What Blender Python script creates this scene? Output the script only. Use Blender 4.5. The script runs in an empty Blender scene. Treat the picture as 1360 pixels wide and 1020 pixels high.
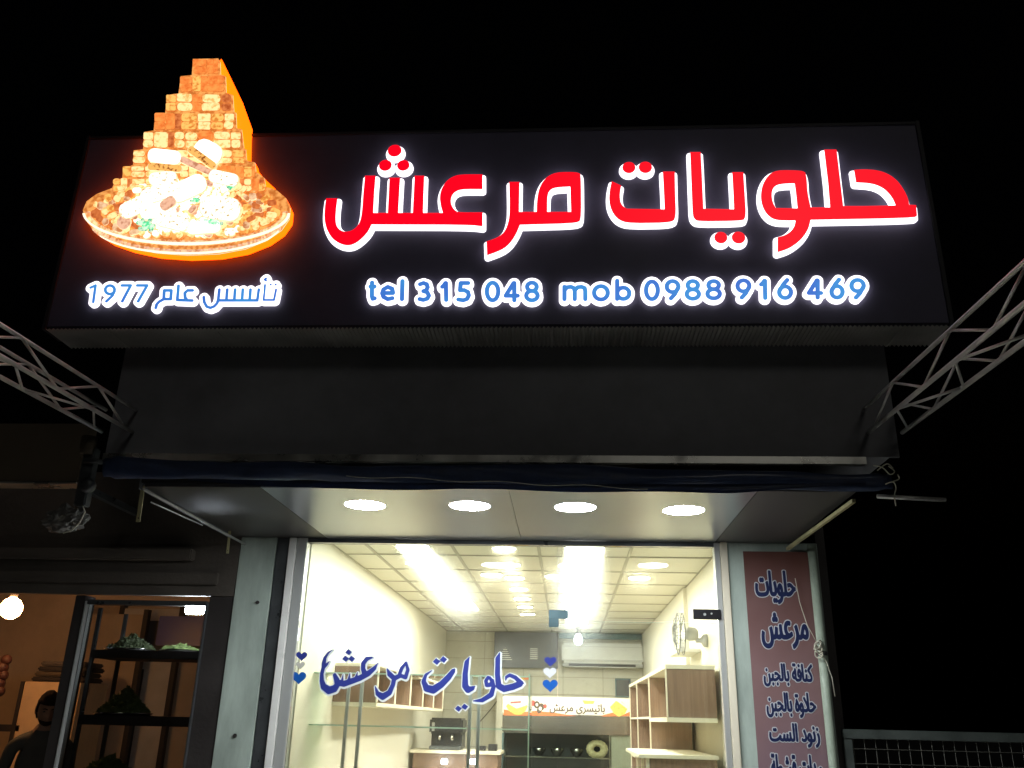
import bpy, bmesh, math, random
import numpy as np
from mathutils import Vector, Matrix
random.seed(7)
R = math.radians
PI = math.pi
scene = bpy.context.scene
COL = scene.collection

# ------------------------------------------------------------------ camera
F = 1163.0
dy = Vector(((752-680)/F, -(957-510)/F, -1)).normalized()
dz = Vector((72/F, (510+2510)/F, -1)).normalized()
dz = (dz - dz.dot(dy)*dy).normalized()
dx = dy.cross(dz).normalized()
CAM = Vector((0, -5.84, 1.6))
WM = Matrix((dx, dy, dz))                     # camera space -> world space
cd = bpy.data.cameras.new('camera'); cam = bpy.data.objects.new('camera', cd); COL.objects.link(cam)
cd.sensor_fit = 'HORIZONTAL'; cd.sensor_width = 36; cd.lens = F/1360*36
cd.clip_start = .05; cd.clip_end = 800
cam.matrix_world = Matrix.Translation(CAM) @ WM.to_4x4()
scene.camera = cam

def ray(px, py):
    return WM @ Vector(((px-680)/F, -(py-510)/F, -1))
def at(px, py, Y):
    d = ray(px, py); return CAM + d*((Y-CAM.y)/d.y)
def atx(px, py, X):
    d = ray(px, py); return CAM + d*((X-CAM.x)/d.x)
def atz(px, py, Z):
    d = ray(px, py); return CAM + d*((Z-CAM.z)/d.z)

# ------------------------------------------------------------------ world, sun, exposure
w = bpy.data.worlds.new('World'); scene.world = w; w.use_nodes = True
nt = w.node_tree; nt.nodes.clear()
sky = nt.nodes.new('ShaderNodeTexSky'); sky.sky_type = 'NISHITA'; sky.sun_disc = False
sky.sun_elevation = R(-4); sky.sun_rotation = R(200); sky.altitude = 300
bg = nt.nodes.new('ShaderNodeBackground'); bg.inputs['Strength'].default_value = .012
ow = nt.nodes.new('ShaderNodeOutputWorld')
nt.links.new(sky.outputs[0], bg.inputs[0]); nt.links.new(bg.outputs[0], ow.inputs[0])
# dim sun lamp added to stand in for street light behind the camera
sd = bpy.data.lights.new('street_fill', 'SUN'); sd.energy = .085; sd.angle = R(12); sd.color = (1, .96, .88)
so = bpy.data.objects.new('street_fill', sd); COL.objects.link(so)
so.rotation_euler = Vector((-.25, 1, -.55)).to_track_quat('-Z', 'Y').to_euler()
scene.view_settings.view_transform = 'Standard'; scene.view_settings.look = 'None'
scene.view_settings.exposure = 0; scene.view_settings.gamma = 1
scene.view_settings.use_curve_mapping = False
scene.render.engine = 'CYCLES'
scene.cycles.use_denoising = True
scene.cycles.max_bounces = 9; scene.cycles.transparent_max_bounces = 16
scene.cycles.sample_clamp_indirect = 4

# ------------------------------------------------------------------ materials
M = {}
def mat(name, col, rough=.6, metal=0, emit=None, es=0, var=.0, vscale=8, bump=0, bscale=40, spec=.5, stretch=None, coat=0):
    m = bpy.data.materials.new(name); m.use_nodes = True
    n = m.node_tree.nodes; l = m.node_tree.links; b = n['Principled BSDF']
    b.inputs['Base Color'].default_value = (*col, 1); b.inputs['Roughness'].default_value = rough
    b.inputs['Metallic'].default_value = metal; b.inputs['Specular IOR Level'].default_value = spec
    b.inputs['Coat Weight'].default_value = coat
    if emit: b.inputs['Emission Color'].default_value = (*emit, 1); b.inputs['Emission Strength'].default_value = es
    if var or bump:
        tc = n.new('ShaderNodeTexCoord'); mp = n.new('ShaderNodeMapping'); l.new(tc.outputs['Object'], mp.inputs[0])
        if stretch: mp.inputs['Scale'].default_value = stretch
    if var:
        t = n.new('ShaderNodeTexNoise'); t.inputs['Scale'].default_value = vscale; t.inputs['Detail'].default_value = 8
        t.inputs['Roughness'].default_value = .65; l.new(mp.outputs[0], t.inputs['Vector'])
        r = n.new('ShaderNodeMapRange'); r.inputs[1].default_value = .3; r.inputs[2].default_value = .7
        r.inputs[3].default_value = 1-var; r.inputs[4].default_value = 1+var; l.new(t.outputs[0], r.inputs[0])
        x = n.new('ShaderNodeVectorMath'); x.operation = 'SCALE'; x.inputs[0].default_value = col
        l.new(r.outputs[0], x.inputs['Scale']); l.new(x.outputs[0], b.inputs['Base Color'])
        r2 = n.new('ShaderNodeMapRange'); r2.inputs[1].default_value = .3; r2.inputs[2].default_value = .7
        r2.inputs[3].default_value = max(.03, rough-.12); r2.inputs[4].default_value = min(1, rough+.12)
        l.new(t.outputs[0], r2.inputs[0]); l.new(r2.outputs[0], b.inputs['Roughness'])
    if bump:
        t2 = n.new('ShaderNodeTexNoise'); t2.inputs['Scale'].default_value = bscale; t2.inputs['Detail'].default_value = 5
        l.new(mp.outputs[0], t2.inputs['Vector'])
        bp = n.new('ShaderNodeBump'); bp.inputs['Strength'].default_value = bump; bp.inputs['Distance'].default_value = .01
        l.new(t2.outputs[0], bp.inputs['Height']); l.new(bp.outputs[0], b.inputs['Normal'])
    M[name] = m; return m
def emat(name, col, s, two=None, scale=20, thr=.5, soft=.08):
    """a translucent lit plastic: emission, optionally with printed specks of a second colour"""
    m = mat(name, tuple(c*.5 for c in col), .35, emit=col, es=s)
    if two:
        n = m.node_tree.nodes; l = m.node_tree.links; b = n['Principled BSDF']
        tc = n.new('ShaderNodeTexCoord'); t = n.new('ShaderNodeTexNoise'); t.inputs['Scale'].default_value = scale
        t.inputs['Detail'].default_value = 4; l.new(tc.outputs['Object'], t.inputs['Vector'])
        cr = n.new('ShaderNodeValToRGB'); cr.color_ramp.elements[0].position = thr-soft; cr.color_ramp.elements[1].position = thr+soft
        cr.color_ramp.elements[0].color = (*two, 1); cr.color_ramp.elements[1].color = (*col, 1)
        l.new(t.outputs[0], cr.inputs[0]); l.new(cr.outputs[0], b.inputs['Emission Color'])
    return m
def glassmat(name, tint=(.93, .97, .95), glare=0, rough=0.0):
    m = bpy.data.materials.new(name); m.use_nodes = True
    n = m.node_tree.nodes; l = m.node_tree.links; n.remove(n['Principled BSDF'])
    tr = n.new('ShaderNodeBsdfTransparent'); tr.inputs[0].default_value = (*tint, 1)
    gl = n.new('ShaderNodeBsdfGlossy'); gl.inputs['Roughness'].default_value = rough
    fr = n.new('ShaderNodeFresnel'); fr.inputs[0].default_value = 1.45
    mx = n.new('ShaderNodeMixShader'); l.new(fr.outputs[0], mx.inputs[0]); l.new(tr.outputs[0], mx.inputs[1]); l.new(gl.outputs[0], mx.inputs[2])
    if glare:                                    # added glare: part of the light scatters forward, standing in for lens bloom
        rf = n.new('ShaderNodeBsdfRefraction'); rf.inputs['IOR'].default_value = 1.06; rf.inputs['Roughness'].default_value = .85
        rf.inputs[0].default_value = (*tint, 1); m2 = n.new('ShaderNodeMixShader'); m2.inputs[0].default_value = glare
        l.new(tr.outputs[0], m2.inputs[1]); l.new(rf.outputs[0], m2.inputs[2]); l.new(m2.outputs[0], mx.inputs[1])
    l.new(mx.outputs[0], n['Material Output'].inputs[0]); M[name] = m; return m

mat('asphalt', (.05, .05, .052), .85, var=.3, vscale=3, bump=.4, bscale=120)
mat('paving', (.36, .35, .33), .75, var=.25, vscale=2, bump=.3)
mat('board_black', (.11, .104, .165), .5, var=.35, vscale=.8, spec=.3)
mat('board_frame', (.012, .012, .016), .6)
mat('fascia', (.19, .195, .21), .6, var=.42, vscale=.9, bump=.1, bscale=6)
mat('corrugated', (.46, .45, .42), .6, metal=.0, var=.25, vscale=3)
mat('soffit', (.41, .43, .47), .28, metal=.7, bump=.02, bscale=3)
mat('soffit_shaded', (.14, .133, .13), .5, metal=.65, bump=.02, bscale=3)  # shaded copy of the soffit metal: fall-off away from the downlights painted in
mat('trim_metal', (.6, .6, .55), .3, metal=.9, var=.2, vscale=4)
mat('steel_tube', (.62, .62, .59), .42, metal=.5, var=.2, vscale=9)
mat('navy_fabric', (.026, .045, .105), .55, var=.3, vscale=12, bump=.6, bscale=18, coat=.15)
mat('strap_yellow', (.5, .46, .25), .5, var=.2)
mat('green_grey', (.40, .475, .42), .5, var=.34, vscale=4, bump=.15, bscale=30, stretch=(1, 1, .25))
mat('aluminium', (.64, .66, .64), .34, metal=.5)
mat('dark_alu', (.12, .13, .135), .35, metal=.6, var=.2)
mat('brown_dark', (.035, .03, .028), .6, var=.3, vscale=4, bump=.2)
mat('neigh_wall', (.10, .085, .07), .8, var=.3, vscale=2, bump=.3)
mat('neigh_board', (.09, .07, .045), .7, var=.25, vscale=2)
mat('warm_plaster', (.5, .40, .28), .85, var=.15, vscale=2, bump=.2)
mat('cream_wall', (.81, .77, .64), .42, var=.04, vscale=1.5, spec=.5)
mat('back_tile', (.62, .59, .48), .35, var=.06)
mat('grout', (.35, .32, .24), .8)
mat('ceiling_tile', (.84, .81, .70), .38, var=.03, vscale=3, bump=.04, bscale=90)
mat('ceiling_grid', (.40, .38, .31), .6)
mat('floor_tile', (.72, .69, .60), .2, var=.1, vscale=2)
mat('black_plastic', (.018, .018, .02), .3)
mat('dark_screen', (.10, .105, .115), .22)
mat('white_plastic', (.78, .78, .74), .35, var=.04)
mat('grey_plastic', (.45, .45, .43), .4)
mat('teal_metal', (.10, .17, .19), .35, metal=.4, var=.2)
mat('wood', (.20, .125, .085), .45, var=.3, vscale=5, stretch=(14, 14, .6))
mat('cream_edge', (.80, .74, .58), .4)
mat('stainless', (.66, .63, .57), .2, metal=1)
mat('glass_edge', (.55, .75, .62), .15, spec=.8)
mat('vinyl_blue', (.03, .045, .26), .35)
mat('vinyl_light_blue', (.01, .10, .42), .35)
mat('vinyl_silver', (.72, .78, .76), .35)
mat('vinyl_grey', (.55, .55, .48), .4)
mat('ring_cake', (.75, .65, .38), .7, var=.3, vscale=30, bump=.5)
mat('bowl_metal', (.5, .5, .5), .12, metal=1)
mat('rope', (.62, .60, .48), .8, bump=.5, bscale=200)
mat('pipe_green', (.36, .43, .34), .5, var=.2, vscale=6)
mat('fence_metal', (.10, .12, .11), .6, metal=.3, var=.3)
mat('fence_wire', (.10, .10, .085), .5, metal=.4)
mat('skin', (.24, .14, .09), .6, var=.1, vscale=20)
mat('hair', (.022, .015, .012), .95, bump=.6, bscale=150, spec=.08)
mat('shirt', (.055, .06, .055), .85, var=.3, vscale=5, bump=1, bscale=9)
mat('trousers', (.03, .032, .04), .85)
mat('herb', (.12, .17, .05), .7, var=.5, vscale=20)
mat('herb_dark', (.07, .09, .04), .7, var=.5, vscale=20)
mat('pale_card', (.7, .5, .28), .7, var=.1)
mat('pale_door', (.55, .53, .48), .55, var=.1)
mat('plastic_sheet', (.16, .16, .15), .12, var=.4, vscale=6, bump=1, bscale=20, spec=.8)
mat('banner_white', (.85, .82, .76), .5)
mat('banner_orange', (.72, .18, .06), .5, var=.2, vscale=6)
mat('banner_dark', (.10, .07, .05), .5)
mat('banner_red', (.62, .10, .08), .5)
mat('banner_gold', (.85, .58, .12), .5, var=.4, vscale=30)
mat('menu_blue', (.012, .022, .085), .45)
mat('menu_white', (.60, .62, .66), .45)
glassmat('glass'); glassmat('window_glass', glare=.055); glassmat('glass_green', (.86, .95, .89)); glassmat('glass_dirty', (.8, .8, .78))
emat('red_face', (1, 0, .012), 1.1)
emat('white_lit', (1, .96, 1), 1.7)
emat('blue_lit', (.055, .19, .70), .9, (.06, .33, .80), 5, .5, .12)
emat('orange_side', (1, .075, .001), 5)
emat('lamp_cool', (.93, .97, 1), 150)
emat('lamp_warm', (1, .88, .66), 60)
emat('lamp_panel', (1, .965, .86), 37)
emat('bulb_hot', (1, .47, .18), 100)
emat('strip_led', (.8, .9, 1), 190)
emat('bulb_hot_core', (1, .62, .25), 30)
emat('led_small', (.8, .9, 1), 22)
# printed menu ground: red-brown to violet, the soffit's shade painted into its darker top
m = mat('menu_ground', (.3, .1, .08), .5)
n = m.node_tree.nodes; l = m.node_tree.links
tc = n.new('ShaderNodeTexCoord'); sp = n.new('ShaderNodeSeparateXYZ'); l.new(tc.outputs['Object'], sp.inputs[0])
nz = n.new('ShaderNodeTexNoise'); nz.inputs['Scale'].default_value = 3; l.new(tc.outputs['Object'], nz.inputs['Vector'])
ad = n.new('ShaderNodeMath'); ad.operation = 'MULTIPLY_ADD'; ad.inputs[1].default_value = .6; l.new(nz.outputs[0], ad.inputs[0]); l.new(sp.outputs[2], ad.inputs[2])
cr = n.new('ShaderNodeValToRGB'); e = cr.color_ramp.elements
e[0].position = 1.1; e[0].color = (.30, .20, .30, 1); e[1].position = 1.0; e[1].color = (.3, .2, .3, 1)
mr = n.new('ShaderNodeMapRange'); mr.inputs[1].default_value = -.4; mr.inputs[2].default_value = 1.1; l.new(ad.outputs[0], mr.inputs[0])
e[0].position = 0; e[1].position = 1; e[0].color = (.25, .165, .20, 1); e[1].color = (.13, .05, .038, 1)
k = cr.color_ramp.elements.new(.45); k.color = (.25, .145, .145, 1)
l.new(mr.outputs[0], cr.inputs[0]); l.new(cr.outputs[0], n['Principled BSDF'].inputs['Base Color'])

# ------------------------------------------------------------------ helpers
def link(o, parent=None):
    COL.objects.link(o)
    if parent: o.parent = parent
    return o
def tag(o, label=None, cat=None, group=None, kind=None):
    if label: o['label'] = label
    if cat: o['category'] = cat
    if group: o['group'] = group
    if kind: o['kind'] = kind
    return o
def empty(name, loc, label=None, cat=None, group=None, kind=None):
    o = bpy.data.objects.new(name, None); o.empty_display_size = .1; COL.objects.link(o); o.location = loc
    return tag(o, label, cat, group, kind)
def build(name, bm, m, parent=None, smooth=False):
    """bm is in world coordinates; stored relative to the thing's base"""
    me = bpy.data.meshes.new(name)
    if parent is not None:
        root = parent
        off = Vector(parent.location)
        while root.parent: root = root.parent; off += root.location
        bmesh.ops.translate(bm, verts=bm.verts, vec=-off)
    bm.normal_update()
    bm.to_mesh(me); bm.free()
    if smooth:
        for p in me.polygons: p.use_smooth = True
    ms = m if isinstance(m, (list, tuple)) else [m]
    for x in ms: me.materials.append(M[x] if isinstance(x, str) else x)
    return link(bpy.data.objects.new(name, me), parent)
def add_box(bm, x0, x1, y0, y1, z0, z1, bev=0, mi=0):
    vs = [bm.verts.new((x, y, z)) for x in (x0, x1) for y in (y0, y1) for z in (z0, z1)]
    fs = [bm.faces.new([vs[i] for i in f]) for f in ((0, 1, 3, 2), (4, 6, 7, 5), (0, 4, 5, 1), (2, 3, 7, 6), (0, 2, 6, 4), (1, 5, 7, 3))]
    for f in fs: f.material_index = mi
    if bev:
        es = {e for f in fs for e in f.edges}
        bmesh.ops.bevel(bm, geom=list(es), offset=bev, segments=2, affect='EDGES', clamp_overlap=True)
    return vs
def box(name, x0, x1, y0, y1, z0, z1, m, parent=None, bev=0):
    bm = bmesh.new(); add_box(bm, min(x0, x1), max(x0, x1), min(y0, y1), max(y0, y1), min(z0, z1), max(z0, z1), bev)
    return build(name, bm, m, parent)
def add_tube(bm, pts, r, seg=8, cap=True):
    pts = [Vector(p) for p in pts]; rings = []
    rr = r if isinstance(r, (list, tuple)) else [r]*len(pts)
    up = None
    for i, p in enumerate(pts):
        t = (pts[min(i+1, len(pts)-1)]-pts[max(i-1, 0)]).normalized()
        if up is None: up = t.orthogonal().normalized()
        u = (up - up.dot(t)*t).normalized(); up = u; v = t.cross(u)
        rings.append([bm.verts.new(p + (u*math.cos(a)+v*math.sin(a))*rr[i]) for a in [2*PI*k/seg for k in range(seg)]])
    for a, b in zip(rings, rings[1:]):
        for k in range(seg): bm.faces.new((a[k], a[(k+1) % seg], b[(k+1) % seg], b[k]))
    if cap: bm.faces.new(rings[0][::-1]); bm.faces.new(rings[-1])
def curved(pts, n_=6):
    pts = [Vector(p) for p in pts]; out = []
    for i in range(len(pts)-1):
        p0, p1, p2, p3 = pts[max(i-1, 0)], pts[i], pts[i+1], pts[min(i+2, len(pts)-1)]
        for k in range(n_):
            t = k/n_; out.append(.5*((2*p1)+(p2-p0)*t+(2*p0-5*p1+4*p2-p3)*t*t+(3*p1-p0-3*p2+p3)*t**3))
    return out+[pts[-1]]
def tube(name, pts, r, m, parent=None, seg=8):
    bm = bmesh.new(); add_tube(bm, pts, r, seg); return build(name, bm, m, parent, True)
def add_lathe(bm, c, prof, axis='Z', seg=24):
    """prof: (radius, height) pairs"""
    rings = []
    for r, h in prof:
        ring = []
        for k in range(seg):
            a = 2*PI*k/seg; x, y = r*math.cos(a), r*math.sin(a)
            p = {'Z': (x, y, h), 'Y': (x, h, y), 'X': (h, x, y)}[axis]
            ring.append(bm.verts.new(Vector(c)+Vector(p)))
        rings.append(ring)
    for a, b in zip(rings, rings[1:]):
        for k in range(seg): bm.faces.new((a[k], a[(k+1) % seg], b[(k+1) % seg], b[k]))
    bm.faces.new(rings[0][::-1]); bm.faces.new(rings[-1])
    bmesh.ops.recalc_face_normals(bm, faces=bm.faces)
def lathe(name, c, prof, m, parent=None, axis='Z', seg=24):
    bm = bmesh.new(); add_lathe(bm, c, prof, axis, seg); return build(name, bm, m, parent, True)
def quad(bm, a, b, c, d, mi=0):
    f = bm.faces.new([bm.verts.new(p) for p in (a, b, c, d)]); f.material_index = mi; return f

# ---------------------------------------------------- outlines: signed distance -> contour -> solid letters
def signed_area(p): return .5*sum(a[0]*b[1]-b[0]*a[1] for a, b in zip(p, p[1:]+p[:1]))
def smooth_poly(p, sharp=38):
    """round off a hand-laid outline a little where it bends gently (Chaikin, real corners kept)"""
    for _ in range(2):
        q = []; n_ = len(p)
        for i in range(n_):
            a, b, c = Vector(p[i-1]), Vector(p[i]), Vector(p[(i+1) % n_])
            u, v = b-a, c-b
            ang = math.degrees(u.angle(v)) if u.length > 0 and v.length > 0 else 0
            if 4 < ang < sharp: q += [tuple(b-u*.25), tuple(b+v*.25)]
            else: q.append(tuple(b))
        p = q
    return p
def sdf_grid(shapes, h, pad):
    """shapes: list of ('poly', [loops]) | ('stroke', [(x,y,r)..]) -> X, Y, D (negative inside)"""
    allp = []
    for k_, s in shapes:
        if k_ == 'poly': allp += [q for lp in s for q in lp]
        else: allp += [(x+sx*r, y+sy*r) for x, y, r in s for sx in (-1, 1) for sy in (-1, 1)]
    a = np.array([p[:2] for p in allp]); lo = a.min(0)-pad-2*h; hi = a.max(0)+pad+2*h
    gx = np.arange(lo[0], hi[0], h); gy = np.arange(lo[1], hi[1], h)
    X, Y = np.meshgrid(gx, gy); D = np.full(X.shape, 1e9)
    for k_, s in shapes:
        if k_ == 'poly':
            d2 = np.full(X.shape, 1e9); wn = np.zeros(X.shape, int)
            for lp in s:
                n_ = len(lp)
                for i in range(n_):
                    ax, ay = lp[i]; bx, by = lp[(i+1) % n_]
                    ex, ey = bx-ax, by-ay; L = ex*ex+ey*ey
                    if L == 0: continue
                    t = np.clip(((X-ax)*ex+(Y-ay)*ey)/L, 0, 1)
                    d2 = np.minimum(d2, (X-ax-t*ex)**2+(Y-ay-t*ey)**2)
                    cr_ = ex*(Y-ay)-ey*(X-ax)
                    wn += ((ay <= Y) & (by > Y) & (cr_ > 0)).astype(int) - ((ay > Y) & (by <= Y) & (cr_ < 0)).astype(int)
            d = np.sqrt(d2); d = np.where(wn != 0, -d, d); D = np.minimum(D, d)
        else:
            for (ax, ay, ar), (bx, by, br) in zip(s, s[1:] if len(s) > 1 else s):
                ex, ey = bx-ax, by-ay; L = max(ex*ex+ey*ey, 1e-12)
                t = np.clip(((X-ax)*ex+(Y-ay)*ey)/L, 0, 1)
                D = np.minimum(D, np.sqrt((X-ax-t*ex)**2+(Y-ay-t*ey)**2)-(ar+(br-ar)*t))
    return gx, gy, D
def contour(gx, gy, D, lev):
    V = D-lev; V = np.where(V == 0, 1e-9, V); ny, nx = V.shape
    ins = V < 0; seg = {}
    code = ins[:-1, :-1]*1 + ins[:-1, 1:]*2 + ins[1:, 1:]*4 + ins[1:, :-1]*8
    js, is_ = np.nonzero((code > 0) & (code < 15))
    T = {1: [(3, 0)], 2: [(0, 1)], 3: [(3, 1)], 4: [(1, 2)], 5: [(3, 0), (1, 2)], 6: [(0, 2)], 7: [(3, 2)], 8: [(2, 3)], 9: [(2, 0)],
         10: [(0, 1), (2, 3)], 11: [(2, 1)], 12: [(1, 3)], 13: [(1, 0)], 14: [(0, 3)]}
    def key(j, i, e): return {0: ('h', j, i), 1: ('v', j, i+1), 2: ('h', j+1, i), 3: ('v', j, i)}[e]
    def pos(k_):
        t, j, i = k_
        if t == 'h': a, b = V[j, i], V[j, i+1]; f = a/(a-b); return (gx[i]+f*(gx[1]-gx[0]), gy[j])
        a, b = V[j, i], V[j+1, i]; f = a/(a-b); return (gx[i], gy[j]+f*(gy[1]-gy[0]))
    for j, i in zip(js, is_):
        for a, b in T[int(code[j, i])]: seg[key(j, i, a)] = key(j, i, b)
    loops = []
    while seg:
        k0 = next(iter(seg)); lp = []; k_ = k0
        while k_ in seg: lp.append(pos(k_)); k_ = seg.pop(k_)
        if len(lp) > 3: loops.append(lp)
    return loops
def rdp(p, eps):
    if len(p) < 4: return p
    P = np.array(p); i1 = int(np.argmax(((P-P[0])**2).sum(1)))
    def rec(a, b):
        if b-a < 2: return []
        s, e_ = P[a], P[b]; d = e_-s; L = math.hypot(*d)
        q = P[a+1:b]-s
        dist = np.abs(q[:, 0]*d[1]-q[:, 1]*d[0])/L if L > 0 else np.hypot(q[:, 0], q[:, 1])
        k_ = int(np.argmax(dist))
        if dist[k_] < eps: return []
        k_ += a+1; return rec(a, k_)+[k_]+rec(k_, b)
    P = np.vstack([P, P[:1]])
    idx = [0]+rec(0, i1)+[i1]+rec(i1, len(P)-1)
    return [tuple(P[i]) for i in idx]
def solid(name, loops, y0, y1, m, parent=None, side=None):
    """loops lie in the X-Z plane; solid from y0 (front) to y1 (back)"""
    cu = bpy.data.curves.new(name, 'CURVE'); cu.dimensions = '2D'; cu.fill_mode = 'BOTH'; cu.extrude = abs(y1-y0)/2
    for lp in loops:
        s = cu.splines.new('POLY'); s.points.add(len(lp)-1); s.use_cyclic_u = True
        for q, p in zip(s.points, lp): q.co = (p[0], p[1], 0, 1)
    o = bpy.data.objects.new(name, cu); COL.objects.link(o)
    bpy.context.view_layer.update()
    me = bpy.data.meshes.new_from_object(o); bpy.data.objects.remove(o); bpy.data.curves.remove(cu)
    bm = bmesh.new(); bm.from_mesh(me); bpy.data.meshes.remove(me)
    ym = (y0+y1)/2
    for v in bm.verts: v.co = Vector((v.co.x, ym-v.co.z, v.co.y))
    for f in bm.faces: f.material_index = 1 if (side and abs(f.normal.z) < .5) else 0
    bmesh.ops.recalc_face_normals(bm, faces=bm.faces)
    return build(name, bm, [m, side] if side else m, parent)
def px_poly(ox, oy, s, pts, Y):
    q = [at(ox+x/s, oy+y/s, Y) for x, y in pts]; return [(p.x, p.z) for p in q]
def px_stroke(ox, oy, s, pts, Y, r=None):
    out = []
    for p in pts:
        c = at(ox+p[0]/s, oy+p[1]/s, Y); rr = (p[2] if len(p) > 2 else r)/s
        d = at(ox+p[0]/s+rr, oy+p[1]/s, Y); out.append((c.x, c.z, (d-c).length))
    return out
def orient(lp, ccw=True): return lp if (signed_area(lp) > 0) == ccw else lp[::-1]

# Arabic shaping with the built-in font
AR = {'ا': (0xFE8D, 2), 'أ': (0xFE83, 2), 'ب': (0xFE8F, 4), 'ة': (0xFE93, 2), 'ت': (0xFE95, 4), 'ج': (0xFE9D, 4), 'ح': (0xFEA1, 4),
      'د': (0xFEA9, 2), 'ر': (0xFEAD, 2), 'ز': (0xFEAF, 2), 'س': (0xFEB1, 4), 'ش': (0xFEB5, 4), 'ط': (0xFEC1, 4), 'ع': (0xFEC9, 4),
      'ف': (0xFED1, 4), 'ق': (0xFED5, 4), 'ك': (0xFED9, 4), 'ل': (0xFEDD, 4), 'م': (0xFEE1, 4), 'ن': (0xFEE5, 4), 'ه': (0xFEE9, 4),
      'و': (0xFEED, 2), 'ي': (0xFEF1, 4), 'ﻻ': (0xFEFB, 2)}
def shape_ar(s):
    s = s.replace('لا', 'ﻻ'); out = []
    for i, c in enumerate(s):
        if c not in AR: out.append(c); continue
        prev = i > 0 and s[i-1] in AR and AR[s[i-1]][1] == 4
        nxt = AR[c][1] == 4 and i+1 < len(s) and s[i+1] in AR
        b = AR[c][0]
        out.append(chr(b + (3 if prev and nxt else 2 if nxt else 1 if prev else 0)))
    return ''.join(reversed(out))
def text_loops(s):
    cu = bpy.data.curves.new('t', 'FONT'); cu.body = s; cu.fill_mode = 'NONE'; cu.resolution_u = 4
    o = bpy.data.objects.new('t', cu); COL.objects.link(o); bpy.context.view_layer.update()
    me = bpy.data.meshes.new_from_object(o); bpy.data.objects.remove(o)
    nb = {}
    for e_ in me.edges:
        a, b = e_.vertices; nb.setdefault(a, []).append(b); nb.setdefault(b, []).append(a)
    co = [v.co.copy() for v in me.vertices]; seen = set(); loops = []
    for v in range(len(co)):
        if v in seen or v not in nb: continue
        lp = [v]; seen.add(v); cur = v; prev_ = None
        while True:
            nx_ = [q for q in nb[cur] if q != prev_ and q not in seen]
            # follow the stored vertex order so the winding stays that of the font
            if not nx_: break
            q = cur+1 if (cur+1) in nx_ else nx_[0]
            prev_ = cur; cur = q; seen.add(q); lp.append(q)
        if len(lp) > 2: loops.append([(co[q].x, co[q].y) for q in lp])
    bpy.data.meshes.remove(me); return loops
def fit_text(s, x0, x1, z0, z1):
    lp = text_loops(s); A = np.array([p for q in lp for p in q]); a, b = A.min(0), A.max(0)
    return [[(x0+(p[0]-a[0])/(b[0]-a[0])*(x1-x0), z0+(p[1]-a[1])/(b[1]-a[1])*(z1-z0)) for p in q] for q in lp]

# ================================================================== large structure
YF = -1.41          # front of the overhang
YS = -1.65          # face of the sign board
ZC = 2.79           # shop ceiling
XL, XR = -1.74, 1.12
YB = 7.3           # back wall of the shop
fl, fr = at(152, 540, YF).x, at(1186, 540, YF).x
zf_top = at(650, 462, YF).z; zf_bot = at(650, 612, YF).z
zs = at(650, 718, -.0).z                       # soffit level
sl = (at(112, 182, YS).x+at(72, 437, YS).x)/2; sr = at(1262, 437, YS).x
zs_top = at(650, 176, YS).z; zs_bot = at(650, 438, YS).z
print('fascia', fl, fr, zf_bot, zf_top, 'soffit', zs, 'sign', sl, sr, zs_bot, zs_top)

bm = bmesh.new(); quad(bm, (-300, -300, 0), (300, -300, 0), (300, 300, 0), (-300, 300, 0))
tag(build('ground', bm, 'asphalt'), kind='structure')
pv = box('pavement', -14, 14, -3.2, -.02, .0, .13, 'paving', None, .01); tag(pv, kind='structure')
fl_ = box('shop_floor', XL-.3, XR+.3, .0, YB, .1, .15, 'floor_tile'); tag(fl_, kind='structure')
nf_ = box('neighbour_floor', -6.5, -2.05, .0, 3.4, .1, .15, 'paving'); tag(nf_, kind='structure')

# ceiling of the shop: grid with lay-in tiles
ceil = empty('ceiling', (0, 0, ZC), kind='structure')
GX = [XL, -1.486, -.845, -.204, .478, XR]
bm = bmesh.new(); add_box(bm, XL-.1, XR+.1, .06, YB+.1, ZC+.03, ZC+.06)
for x in GX: add_box(bm, x-.012, x+.012, .06, YB, ZC-.004, ZC+.028)
GY = [.06]+[.28+.715*i for i in range(10)]+[YB]
for y in GY: add_box(bm, XL, XR, y-.012, y+.012, ZC-.0065, ZC+.0255)
build('grid', bm, 'ceiling_grid', ceil)
shared = {}
for i in range(len(GX)-1):
    for j in range(len(GY)-1):
        a, b, c, d = GX[i]+.010, GX[i+1]-.010, GY[j]+.010, GY[j+1]-.010
        k = (round(b-a, 3), round(d-c, 3))
        if k not in shared:
            t = box('ceiling_tile', 0, b-a, 0, d-c, 0, .014, 'ceiling_tile', None, .003); shared[k] = t.data
            t.parent = ceil
        else:
            t = bpy.data.objects.new('ceiling_tile', shared[k]); link(t, ceil)
        t.location = (a, c, random.uniform(-.001, .003)); t.rotation_euler = (random.uniform(-.001, .001), random.uniform(-.001, .001), 0)

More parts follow.
